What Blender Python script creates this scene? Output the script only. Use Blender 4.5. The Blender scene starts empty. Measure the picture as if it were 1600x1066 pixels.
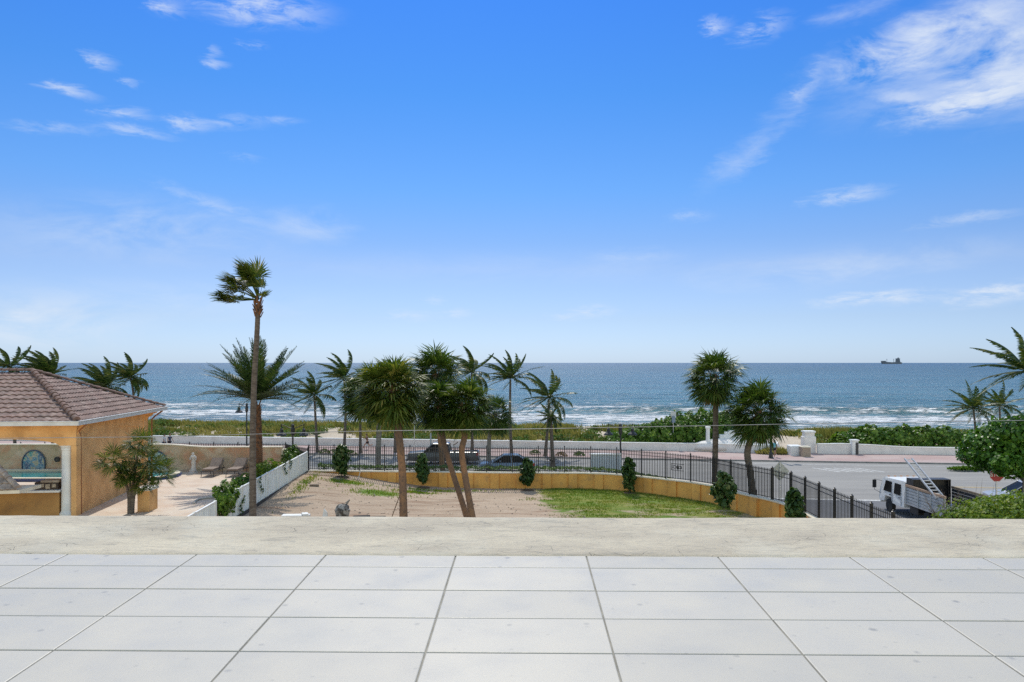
import bpy, bmesh, math, random
from mathutils import Vector, Matrix, noise
R = math.radians
PI = math.pi
rnd = random.Random(7)
sc = bpy.context.scene
COL = sc.collection

# ------------------------------------------------------------------ camera
F = 1200.0          # focal length in photo pixels (1600 wide)
CZ = 9.0            # camera height above the road
HY = 567.0          # horizon row
cam_d = bpy.data.cameras.new('camera'); cam = bpy.data.objects.new('camera', cam_d); COL.objects.link(cam)
cam.location = (0, 0, CZ); cam.rotation_euler = (R(90), 0, 0)
cam_d.sensor_width = 36; cam_d.lens = 36*F/1600; cam_d.shift_y = (HY-533)/1600
cam_d.clip_start = 0.1; cam_d.clip_end = 300000
sc.camera = cam

# ------------------------------------------------------------------ light
SUN_EL, SUN_AZ = 52, -6          # azimuth from +Y towards +X
sd = bpy.data.lights.new('sun', 'SUN'); sd.energy = 2.5; sd.angle = R(0.5); sd.color = (1, .95, .86)
sun = bpy.data.objects.new('sun', sd); COL.objects.link(sun)
dv = Vector((math.sin(R(SUN_AZ))*math.cos(R(SUN_EL)), math.cos(R(SUN_AZ))*math.cos(R(SUN_EL)), math.sin(R(SUN_EL))))
sun.rotation_euler = dv.to_track_quat('Z', 'Y').to_euler(); sun.location = (0, 60, 80)

sc.view_settings.view_transform = 'Standard'; sc.view_settings.look = 'None'
sc.view_settings.gamma = 1; sc.view_settings.exposure = 0.4
sc.cycles.use_denoising = False; sc.render.filter_size = 1.1
sc.cycles.max_bounces = 6; sc.cycles.sample_clamp_indirect = 4; sc.cycles.transparent_max_bounces = 6
sc.cycles.caustics_reflective = False; sc.cycles.caustics_refractive = False

W = bpy.data.worlds.new('World'); sc.world = W; W.use_nodes = True; W.cycles.sampling_method = 'MANUAL'; W.cycles.sample_map_resolution = 512
def world():
    nt = W.node_tree; N = nt.nodes; L = nt.links; N.clear()
    def n(t, **k):
        x = N.new(t)
        for a, b in k.items(): setattr(x, a, b)
        return x
    def m(op, a, b=None, clamp=False):
        x = n('ShaderNodeMath', operation=op, use_clamp=clamp)
        for i, v in enumerate((a, b)):
            if v is None: continue
            if isinstance(v, (int, float)): x.inputs[i].default_value = v
            else: L.new(v, x.inputs[i])
        return x.outputs[0]
    out = n('ShaderNodeOutputWorld'); bg = n('ShaderNodeBackground'); bg.inputs[1].default_value = SKY
    sky = n('ShaderNodeTexSky', sky_type='NISHITA', sun_disc=False)
    sky.sun_elevation = R(SUN_EL); sky.sun_rotation = R(SUN_AZ)
    sky.air_density = 1.15; sky.dust_density = 0.25; sky.ozone_density = 2.6; sky.altitude = 0
    hs = n('ShaderNodeHueSaturation'); hs.inputs['Saturation'].default_value = 1.0; hs.inputs['Value'].default_value = 1.0
    L.new(sky.outputs[0], hs.inputs['Color'])
    tc = n('ShaderNodeTexCoord'); sp = n('ShaderNodeSeparateXYZ'); L.new(tc.outputs['Generated'], sp.inputs[0])
    az = m('ARCTAN2', sp.outputs[0], sp.outputs[1]); el = m('ARCSINE', sp.outputs[2])
    cb = n('ShaderNodeCombineXYZ'); L.new(az, cb.inputs[0]); L.new(el, cb.inputs[1])
    # height tint: milky horizon, deep blue higher; overhead warmed and brightened as added fill
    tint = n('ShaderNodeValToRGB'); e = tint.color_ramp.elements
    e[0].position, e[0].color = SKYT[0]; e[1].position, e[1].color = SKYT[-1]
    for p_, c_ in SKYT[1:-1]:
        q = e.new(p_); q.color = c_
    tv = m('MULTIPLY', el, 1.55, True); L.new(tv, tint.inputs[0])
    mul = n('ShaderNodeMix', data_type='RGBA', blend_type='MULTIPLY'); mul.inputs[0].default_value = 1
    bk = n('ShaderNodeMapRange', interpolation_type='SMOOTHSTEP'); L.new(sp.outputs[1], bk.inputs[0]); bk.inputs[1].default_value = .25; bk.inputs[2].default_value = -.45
    tb = n('ShaderNodeMix', data_type='RGBA'); L.new(bk.outputs[0], tb.inputs[0]); L.new(tint.outputs[0], tb.inputs[6]); tb.inputs[7].default_value = (1.9, 1.6, 1.25, 1)  # sky behind the camera brightened and warmed, added fill for shaded walls
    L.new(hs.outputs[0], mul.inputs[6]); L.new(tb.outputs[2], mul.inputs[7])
    # clouds
    mp = n('ShaderNodeMapping'); L.new(cb.outputs[0], mp.inputs[0]); mp.inputs['Scale'].default_value = (5, 13, 1)
    mp.inputs['Rotation'].default_value = (0, 0, R(-8))
    no = n('ShaderNodeTexNoise'); L.new(mp.outputs[0], no.inputs[0]); no.inputs['Scale'].default_value = 1.6
    no.inputs['Detail'].default_value = 9; no.inputs['Roughness'].default_value = .64; no.inputs['Distortion'].default_value = .5
    mp2 = n('ShaderNodeMapping'); L.new(cb.outputs[0], mp2.inputs[0]); mp2.inputs['Scale'].default_value = (16, 55, 1)
    mp2.inputs['Rotation'].default_value = (0, 0, R(-4))
    no2 = n('ShaderNodeTexNoise'); L.new(mp2.outputs[0], no2.inputs[0]); no2.inputs['Scale'].default_value = 1.5
    no2.inputs['Detail'].default_value = 8; no2.inputs['Roughness'].default_value = .68; no2.inputs['Distortion'].default_value = .4
    warp = n('ShaderNodeVectorMath', operation='SUBTRACT'); L.new(no2.outputs['Color'], warp.inputs[0]); warp.inputs[1].default_value = (.5, .5, .5)
    ws = n('ShaderNodeVectorMath', operation='MULTIPLY'); L.new(warp.outputs[0], ws.inputs[0]); ws.inputs[1].default_value = (.07, .02, 0)
    wp = n('ShaderNodeVectorMath', operation='ADD'); L.new(cb.outputs[0], wp.inputs[0]); L.new(ws.outputs[0], wp.inputs[1])
    acc = None
    # (photo x, photo y, half width, half height, tilt deg, strength, noise: 0 broad 1 fine)
    CL = [(1540,148,130,26,9,.95,1),(1400,82,125,34,8,.92,0),(1490,42,150,36,9,.85,0),(1600,110,150,60,14,.7,0),(1480,120,180,50,10,.35,0),(1335,20,60,14,3,.35,0),(1590,65,80,30,10,.55,0),
          (1410,155,40,16,-10,.5,0),(1120,42,22,12,0,.75,1),(1192,45,40,18,12,.65,1),(1200,205,120,22,41,.28,0),(1262,140,44,12,55,.32,1),
          (1160,245,80,20,36,.2,0),(1325,306,60,12,5,.6,1),(1080,338,34,9,0,.3,1),(1515,342,80,9,4,.38,1),(1378,466,95,11,2,.8,1),(1560,460,75,15,8,.85,1),
          (1250,428,160,22,2,.42,0),(930,486,34,9,0,.7,1),(880,494,26,6,0,.45,1),(488,350,58,26,-4,.5,0),(230,360,230,46,2,.42,0),
          (340,320,90,10,-18,.34,1),(112,142,42,9,-4,.72,1),(193,178,46,8,3,.65,1),(212,204,60,7,-3,.55,1),(296,194,34,11,0,.7,1),
          (360,190,60,11,4,.4,1),(90,200,70,8,3,.38,1),(160,97,22,11,0,.7,1),(258,12,30,12,0,.8,1),(410,14,100,22,2,.85,1),
          (338,98,22,7,0,.65,1),(392,69,20,6,0,.6,1),(336,80,12,7,0,.5,1),(205,130,16,7,0,.4,1),(384,245,24,7,0,.28,1),(440,187,34,6,0,.35,1),
          (640,494,40,7,0,.5,1),(712,490,26,6,0,.55,1),(683,470,14,6,0,.4,1),(20,505,190,42,0,.8,0),(260,470,260,30,0,.3,0),(820,420,380,22,0,.14,0),(1440,400,220,25,0,.2,0),(1000,400,60,12,0,.25,1)]
    for (px, py, hw, hh, tl, st, kind) in CL:
        u = (px-800)/F; v = (HY-py)/F
        a = math.atan2(u, 1); e_ = math.asin(v/math.sqrt(1+u*u+v*v))
        k = 1/math.sqrt(1+u*u)
        mg = n('ShaderNodeMapping', vector_type='TEXTURE'); L.new(wp.outputs[0], mg.inputs[0])
        mg.inputs['Location'].default_value = (a, e_, 0); mg.inputs['Rotation'].default_value = (0, 0, R(tl))
        mg.inputs['Scale'].default_value = (hw/F*k*k*1.15, hh/F*k*1.15, 1)
        ln = n('ShaderNodeVectorMath', operation='LENGTH'); L.new(mg.outputs[0], ln.inputs[0])
        mr = n('ShaderNodeMapRange', interpolation_type='SMOOTHSTEP'); L.new(ln.outputs['Value'], mr.inputs[0])
        mr.inputs[1].default_value = 0.0; mr.inputs[2].default_value = 1.35; mr.inputs[3].default_value = st*(.92 if px > 1250 else .74); mr.inputs[4].default_value = 0
        nr = m('MULTIPLY_ADD', (no2 if kind else no).outputs[0], 4.6); nr.node.inputs[2].default_value = -1.75; nr.node.use_clamp = True
        g = m('MULTIPLY', mr.outputs[0], nr)
        if acc is None: acc = g
        else:
            i = m('SUBTRACT', 1, acc); acc = m('ADD', acc, m('MULTIPLY', g, i))
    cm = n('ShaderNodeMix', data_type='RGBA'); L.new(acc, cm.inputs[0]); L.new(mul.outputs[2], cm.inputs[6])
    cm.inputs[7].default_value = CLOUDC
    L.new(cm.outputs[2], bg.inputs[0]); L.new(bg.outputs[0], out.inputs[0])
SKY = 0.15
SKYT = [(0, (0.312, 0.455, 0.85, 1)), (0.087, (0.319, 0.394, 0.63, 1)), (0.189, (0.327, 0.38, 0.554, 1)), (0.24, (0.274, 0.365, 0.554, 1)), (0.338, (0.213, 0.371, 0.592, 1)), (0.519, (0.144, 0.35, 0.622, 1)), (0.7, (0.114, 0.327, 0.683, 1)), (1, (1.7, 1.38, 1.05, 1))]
CLOUDC = (3.9, 4.25, 4.75, 1)
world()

# ------------------------------------------------------------------ coordinates measured on the photo
def A(px, py, D):                      # a point seen at that pixel, D metres ahead
    return Vector(((px-800)*D/F, D, CZ-(py-HY)*D/F))
def G(px, py, z=0.0):                  # where that pixel meets the level z
    D = F*(CZ-z)/(py-HY); return A(px, py, D)

# ------------------------------------------------------------------ materials
def new_mat(name):
    m = bpy.data.materials.new(name); m.use_nodes = True
    nt = m.node_tree; b = nt.nodes['Principled BSDF']
    return m, nt, b
def c4(c): return (c[0], c[1], c[2], 1)
def pm(name, c1, c2=None, scale=3.0, rough=.8, metal=0.0, bump=0.0, bscale=None, detail=5, lo=.35, hi=.65, stretch=(1,1,1), spec=.5, c3=None, s3=20, f3=.5):
    m, nt, b = new_mat(name); L = nt.links; N = nt.nodes
    b.inputs['Roughness'].default_value = rough; b.inputs['Metallic'].default_value = metal
    b.inputs['Specular IOR Level'].default_value = spec
    tc = N.new('ShaderNodeTexCoord'); mp = N.new('ShaderNodeMapping'); mp.inputs['Scale'].default_value = stretch
    L.new(tc.outputs['Object'], mp.inputs[0])
    if c2 is None: c2 = tuple(x*.85 for x in c1)
    no = N.new('ShaderNodeTexNoise'); no.inputs['Scale'].default_value = scale; no.inputs['Detail'].default_value = detail
    L.new(mp.outputs[0], no.inputs[0])
    cr = N.new('ShaderNodeValToRGB'); cr.color_ramp.elements[0].position = lo; cr.color_ramp.elements[1].position = hi
    cr.color_ramp.elements[0].color = c4(c1); cr.color_ramp.elements[1].color = c4(c2)
    L.new(no.outputs[0], cr.inputs[0]); col = cr.outputs[0]
    if c3 is not None:
        n3 = N.new('ShaderNodeTexNoise'); n3.inputs['Scale'].default_value = s3; n3.inputs['Detail'].default_value = 4
        L.new(mp.outputs[0], n3.inputs[0]); r3 = N.new('ShaderNodeMapRange'); r3.inputs[1].default_value = .52; r3.inputs[2].default_value = .7
        r3.inputs[4].default_value = f3; L.new(n3.outputs[0], r3.inputs[0])
        mx = N.new('ShaderNodeMix'); mx.data_type = 'RGBA'; L.new(r3.outputs[0], mx.inputs[0]); L.new(col, mx.inputs[6]); mx.inputs[7].default_value = c4(c3)
        col = mx.outputs[2]
    L.new(col, b.inputs['Base Color'])
    if bump:
        nb = N.new('ShaderNodeTexNoise'); nb.inputs['Scale'].default_value = bscale or scale*6; nb.inputs['Detail'].default_value = 6
        L.new(mp.outputs[0], nb.inputs[0]); bp = N.new('ShaderNodeBump'); bp.inputs['Strength'].default_value = 1; bp.inputs['Distance'].default_value = bump
        L.new(nb.outputs[0], bp.inputs['Height']); L.new(bp.outputs[0], b.inputs['Normal'])
    return m
def leafmat(name, cols, rough=.5, trans=.3, clump=.6, cl_scale=.9):
    m, nt, b = new_mat(name); L = nt.links; N = nt.nodes
    ge = N.new('ShaderNodeNewGeometry'); cr = N.new('ShaderNodeValToRGB'); e = cr.color_ramp.elements
    e[0].color = c4(cols[0]); e[1].color = c4(cols[-1])
    for i, c in enumerate(cols[1:-1]):
        q = e.new((i+1)/(len(cols)-1)); q.color = c4(c)
    no = N.new('ShaderNodeTexNoise'); no.inputs['Scale'].default_value = cl_scale; L.new(ge.outputs['Position'], no.inputs[0])
    mr = N.new('ShaderNodeMapRange'); mr.inputs[1].default_value = .3; mr.inputs[2].default_value = .7; L.new(no.outputs[0], mr.inputs[0])
    mx = N.new('ShaderNodeMix'); mx.inputs[0].default_value = clump*.6
    L.new(ge.outputs['Random Per Island'], mx.inputs[2]); L.new(mr.outputs[0], mx.inputs[3]); L.new(mx.outputs[0], cr.inputs[0])
    L.new(cr.outputs[0], b.inputs['Base Color']); b.inputs['Roughness'].default_value = rough
    b.inputs['Specular IOR Level'].default_value = .22
    tr = N.new('ShaderNodeBsdfTranslucent'); g = N.new('ShaderNodeMix'); g.data_type = 'RGBA'; g.blend_type = 'MULTIPLY'; g.inputs[0].default_value = 1
    L.new(cr.outputs[0], g.inputs[6]); g.inputs[7].default_value = (1.25, 1.35, .6, 1); L.new(g.outputs[2], tr.inputs[0])
    ms = N.new('ShaderNodeMixShader'); ms.inputs[0].default_value = trans
    L.new(b.outputs[0], ms.inputs[1]); L.new(tr.outputs[0], ms.inputs[2]); L.new(ms.outputs[0], N['Material Output'].inputs[0])
    return m

# ------------------------------------------------------------------ mesh building
class MB:
    def __init__(s): s.v = []; s.f = []; s.sm = False
    def quad(s, a, b, c, d):
        i = len(s.v); s.v += [a, b, c, d]; s.f.append((i, i+1, i+2, i+3)); return s
    def poly(s, pts):
        i = len(s.v); s.v += [Vector(p) for p in pts]; s.f.append(tuple(range(i, i+len(pts)))); return s
    def box(s, x0, y0, z0, x1, y1, z1, rz=0, c=None, ch=0.0):
        if x0 > x1: x0, x1 = x1, x0
        if y0 > y1: y0, y1 = y1, y0
        if z0 > z1: z0, z1 = z1, z0
        P = []
        if ch <= 0:
            P = [(x0,y0,z0),(x1,y0,z0),(x1,y1,z0),(x0,y1,z0),(x0,y0,z1),(x1,y0,z1),(x1,y1,z1),(x0,y1,z1)]
            Fs = [(3,2,1,0),(4,5,6,7),(0,1,5,4),(1,2,6,5),(2,3,7,6),(3,0,4,7)]
        else:                            # chamfered vertical and top edges
            def ring(i, z): return [(x0+i+ch,y0+i,z),(x1-i-ch,y0+i,z),(x1-i,y0+i+ch,z),(x1-i,y1-i-ch,z),(x1-i-ch,y1-i,z),(x0+i+ch,y1-i,z),(x0+i,y1-i-ch,z),(x0+i,y0+i+ch,z)]
            P = ring(0,z0)+ring(0,z1-ch)+ring(ch,z1)
            Fs = [tuple(range(7,-1,-1)), tuple(range(16,24))]
            for k in range(2):
                for j in range(8): Fs.append((k*8+j, k*8+(j+1)%8, k*8+8+(j+1)%8, k*8+8+j))
        i = len(s.v)
        if rz:
            cx, cy = c if c else ((x0+x1)/2, (y0+y1)/2); ca, sa = math.cos(rz), math.sin(rz)
            P = [(cx+(x-cx)*ca-(y-cy)*sa, cy+(x-cx)*sa+(y-cy)*ca, z) for x, y, z in P]
        s.v += [Vector(p) for p in P]; s.f += [tuple(i+k for k in f) for f in Fs]; return s
    def ringed(s, rings, cap=True):      # loft closed rings of equal count
        n = len(rings[0]); i = len(s.v)
        for r in rings: s.v += [Vector(p) for p in r]
        for k in range(len(rings)-1):
            for j in range(n):
                s.f.append((i+k*n+j, i+k*n+(j+1)%n, i+(k+1)*n+(j+1)%n, i+(k+1)*n+j))
        if cap:
            s.f.append(tuple(i+j for j in range(n-1, -1, -1))); s.f.append(tuple(i+(len(rings)-1)*n+j for j in range(n)))
        return s
    def tube(s, pts, r, n=8, cap=True):
        pts = [Vector(p) for p in pts]; rr = r if isinstance(r, (list, tuple)) else [r]*len(pts)
        rings = []; up = Vector((0, 0, 1)); prev = None
        for k, p in enumerate(pts):
            t = (pts[min(k+1, len(pts)-1)]-pts[max(k-1, 0)]).normalized()
            a = prev if prev is not None else (Vector((1, 0, 0)) if abs(t.z) > .9 else up)
            a = (a-t*a.dot(t)).normalized(); prev = a; b = t.cross(a)
            rings.append([p+(a*math.cos(2*PI*j/n)+b*math.sin(2*PI*j/n))*rr[k] for j in range(n)])
        return s.ringed(rings, cap)
    def lathe(s, c, prof, n=16, sx=1, sy=1, a0=0):
        c = Vector(c)
        return s.ringed([[c+Vector((r*sx*math.cos(a0+2*PI*j/n), r*sy*math.sin(a0+2*PI*j/n), z)) for j in range(n)] for r, z in prof])
    def prism(s, pts, a, b):             # polygon of 3D points swept from offset a to offset b
        a = Vector(a); b = Vector(b); n = len(pts); i = len(s.v)
        s.v += [Vector(p)+a for p in pts]+[Vector(p)+b for p in pts]
        s.f.append(tuple(i+j for j in range(n-1, -1, -1))); s.f.append(tuple(i+n+j for j in range(n)))
        for j in range(n): s.f.append((i+j, i+(j+1)%n, i+n+(j+1)%n, i+n+j))
        return s
    def strip(s, a, b):                  # open ribbon between two lists of points
        i = len(s.v); n = len(a); s.v += [Vector(p) for p in a]+[Vector(p) for p in b]
        for j in range(n-1): s.f.append((i+j, i+j+1, i+n+j+1, i+n+j))
        return s
    def fixn(s, me):
        bm = bmesh.new(); bm.from_mesh(me); bmesh.ops.recalc_face_normals(bm, faces=bm.faces); bm.to_mesh(me); bm.free()
    def build(s, name, mat, parent=None, org=None, smooth=False, fix=False, loc=None):
        root = parent; 
        while root is not None and root.parent is not None: root = root.parent
        off = Vector((0, 0, 0)) if loc == 'local' else (root.matrix_basis.translation.copy() if root is not None else Vector(org if org is not None else (0, 0, 0)))
        me = bpy.data.meshes.new(name)
        me.from_pydata([tuple(Vector(v)-off) for v in s.v], [], s.f); me.update()
        if fix: s.fixn(me)
        if smooth: me.shade_smooth()
        o = bpy.data.objects.new(name, me); COL.objects.link(o)
        if mat: me.materials.append(mat)
        if parent is not None: o.parent = parent
        else: o.location = off
        return o
def tag(o, label=None, cat=None, group=None, kind=None):
    if label: o['label'] = label
    if cat: o['category'] = cat
    if group: o['group'] = group
    if kind: o['kind'] = kind
    return o
def empty(name, loc, label, cat, group=None):
    o = bpy.data.objects.new(name, None); COL.objects.link(o); o.location = loc; o.empty_display_size = .3
    return tag(o, label, cat, group)
def copy_tree(o, parent=None):
    c = o.copy(); COL.objects.link(c); c.parent = parent
    for ch in [x for x in KIDS(o)]: copy_tree(ch, c)
    return c
def KIDS(o): return list(o.children)
def struct(mb, name, mat, **k):
    o = mb.build(name, mat, **k); o['kind'] = 'structure'; return o
def lerp(a, b, t): return a+(b-a)*t
def sstep(a, b, x):
    t = max(0, min(1, (x-a)/(b-a))); return t*t*(3-2*t)
def nz(x, y, z=0.0): return noise.noise(Vector((x, y, z)))
# ------------------------------------------------------------------ shared materials
M = {}
M['stucco'] = pm('orange_stucco', (.80,.47,.20), (.68,.38,.15), 1.2, .9, bump=.01, bscale=30, c3=(.30,.15,.06), s3=.9, f3=.45)
M['retain'] = pm('amber_stucco', (.80,.42,.11), (.66,.33,.08), .8, .9, bump=.008, bscale=25, c3=(.36,.22,.10), s3=2.2, f3=.5)
M['cream'] = pm('cream_plaster', (.72,.66,.53), (.62,.55,.43), 1.5, .85, bump=.004)
M['white_st'] = pm('white_stucco', (.80,.76,.72), (.68,.64,.60), .9, .85, bump=.006, bscale=20, c3=(.42,.42,.42), s3=3, f3=.25)
M['white_p'] = pm('white_paint', (.80,.80,.78), (.70,.70,.67), 2, .5)
M['fence_w'] = pm('white_vinyl', (.86,.88,.85), (.76,.80,.76), 1.2, .55, stretch=(1,1,.25), c3=(.38,.42,.34), s3=2.5, f3=.35)
M['black'] = pm('black_iron', (.012,.012,.014), (.02,.02,.022), 8, .45)
M['darkm'] = pm('dark_metal', (.03,.032,.035), (.045,.045,.05), 5, .5)
M['alu'] = pm('aluminium', (.62,.63,.65), (.52,.53,.55), 4, .38, metal=.6)
M['rubber'] = pm('rubber', (.018,.018,.018), (.03,.03,.03), 9, .9)
M['glass'] = pm('dark_glass', (.012,.013,.013), (.016,.017,.018), 2, .2, spec=.12)
M['glass'].node_tree.nodes['Principled BSDF'].inputs['IOR'].default_value = 1.2
M['wood_d'] = pm('weathered_wood', (.13,.09,.06), (.22,.17,.12), 6, .85, stretch=(1,1,.3), bump=.01)
M['plast_b'] = pm('brown_cushion', (.26,.20,.16), (.20,.15,.12), 5, .9)
M['concrete'] = pm('concrete', (.50,.48,.44), (.38,.36,.33), 2, .9, bump=.006, bscale=18)
M['kerb'] = pm('kerb_concrete', (.30,.28,.26), (.20,.19,.18), 1.5, .9)
def emit_none(): pass

def mix_nodes(nt, fac, a, b):
    x = nt.nodes.new('ShaderNodeMix'); x.data_type = 'RGBA'
    for i, v in ((0, fac), (6, a), (7, b)):
        if isinstance(v, (int, float)): x.inputs[i].default_value = v
        elif isinstance(v, tuple): x.inputs[i].default_value = c4(v)
        else: nt.links.new(v, x.inputs[i])
    return x.outputs[2]
def nnoise(nt, vec, scale, detail=5, rough=.5, dist=0.0):
    x = nt.nodes.new('ShaderNodeTexNoise'); nt.links.new(vec, x.inputs[0]); x.inputs['Scale'].default_value = scale
    x.inputs['Detail'].default_value = detail; x.inputs['Roughness'].default_value = rough; x.inputs['Distortion'].default_value = dist
    return x.outputs[0]
def nrange(nt, v, a, b, c=0.0, d=1.0, sm=False):
    x = nt.nodes.new('ShaderNodeMapRange'); nt.links.new(v, x.inputs[0])
    if sm: x.interpolation_type = 'SMOOTHSTEP'
    for i, q in enumerate((a, b, c, d)): x.inputs[i+1].default_value = q
    return x.outputs[0]
def nmath(nt, op, a, b=None, c=None, clamp=False):
    x = nt.nodes.new('ShaderNodeMath'); x.operation = op; x.use_clamp = clamp
    for i, v in enumerate((a, b, c)):
        if v is None: continue
        if isinstance(v, (int, float)): x.inputs[i].default_value = v
        else: nt.links.new(v, x.inputs[i])
    return x.outputs[0]
def npos(nt, stretch=(1,1,1), rot=0.0, loc=(0,0,0)):
    g = nt.nodes.new('ShaderNodeNewGeometry'); mp = nt.nodes.new('ShaderNodeMapping'); nt.links.new(g.outputs['Position'], mp.inputs[0])
    mp.inputs['Scale'].default_value = stretch; mp.inputs['Rotation'].default_value = (0, 0, rot); mp.inputs['Location'].default_value = loc
    return mp.outputs[0]
def nxyz(nt, v):
    s = nt.nodes.new('ShaderNodeSeparateXYZ'); nt.links.new(v, s.inputs[0]); return s.outputs
def nbump(nt, b, h, dist):
    bp = nt.nodes.new('ShaderNodeBump'); bp.inputs['Distance'].default_value = dist; nt.links.new(h, bp.inputs['Height']); nt.links.new(bp.outputs[0], b.inputs['Normal']); return bp

# ------------------------------------------------------------------ terrain heights
WPX = [(482,735),(540,735.5),(600,736),(700,737),(800,738),(910,738.5),(966,741),(1024,746.5),(1080,753),(1122,760),(1152,769),(1209,782),(1237,791.6)]
CAPZ = 1.76
WP = [G(x, y, CAPZ) for x, y in WPX]
WP = [Vector((p.x, p.y, 0)) for p in WP]+[Vector((14.1, 35.6, 0)), Vector((14.1, 32.2, 0)), Vector((14.12, 29.0, 0)), Vector((14.15, 25.0, 0)), Vector((14.2, 21.0, 0))]
def catmull(P, n=12):
    out = []
    for i in range(len(P)-1):
        p0 = P[max(i-1, 0)]; p1 = P[i]; p2 = P[i+1]; p3 = P[min(i+2, len(P)-1)]
        for k in range(n):
            t = k/n
            out.append(.5*((2*p1)+(p2-p0)*t+(2*p0-5*p1+4*p2-p3)*t*t+(3*p1-p0-3*p2+p3)*t**3))
    return out+[P[-1]]
def resample(P, step):
    out = [P[0]]; acc = 0
    for a, b in zip(P, P[1:]):
        L = (b-a).length; 
        while acc+L >= step:
            t = (step-acc)/L; a = a+(b-a)*t; out.append(a.copy()); L = (b-a).length; acc = 0
        acc += L
    return out
CURVE = catmull(WP)
def wallY(x):
    for a, b in zip(CURVE, CURVE[1:]):
        if a.x <= x <= b.x and b.x > a.x: return lerp(a.y, b.y, (x-a.x)/(b.x-a.x))
    return CURVE[0].y if x < CURVE[0].x else 20
def yardz(x, y):
    f = 1-sstep(-14.2, -4.0, x)
    return .70 + 1.0*f*sstep(40, 51.5, y) + .13*f*(1-sstep(40, 51.5, y)) + .05*nz(x*.4, y*.4)
def beachz(x, y):
    y0 = 80-.14*x
    d = y-y0
    z = -.1+1.0*math.exp(-((d-12)/9)**2) + .25*nz(x*.12, y*.12) + .12*nz(x*.5, y*.5)
    acc = math.exp(-((x-28)/6.5)**2)           # the sandy path down to the beach
    z = z*(1-.8*acc*sstep(-2, 6, d)) 
    z -= 3.3*sstep(26, 68, d)
    if d < 1.0: z = min(z, .02)
    return z
def grid(xs, ys, zf):
    mb = MB(); nx = len(xs)
    for y in ys:
        for x in xs: mb.v.append(Vector((x, y, zf(x, y))))
    for j in range(len(ys)-1):
        for i in range(nx-1): mb.f.append((j*nx+i, j*nx+i+1, (j+1)*nx+i+1, (j+1)*nx+i))
    return mb
def frange(a, b, s):
    n = max(1, int(round((b-a)/s))); return [a+(b-a)*i/n for i in range(n+1)]

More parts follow.
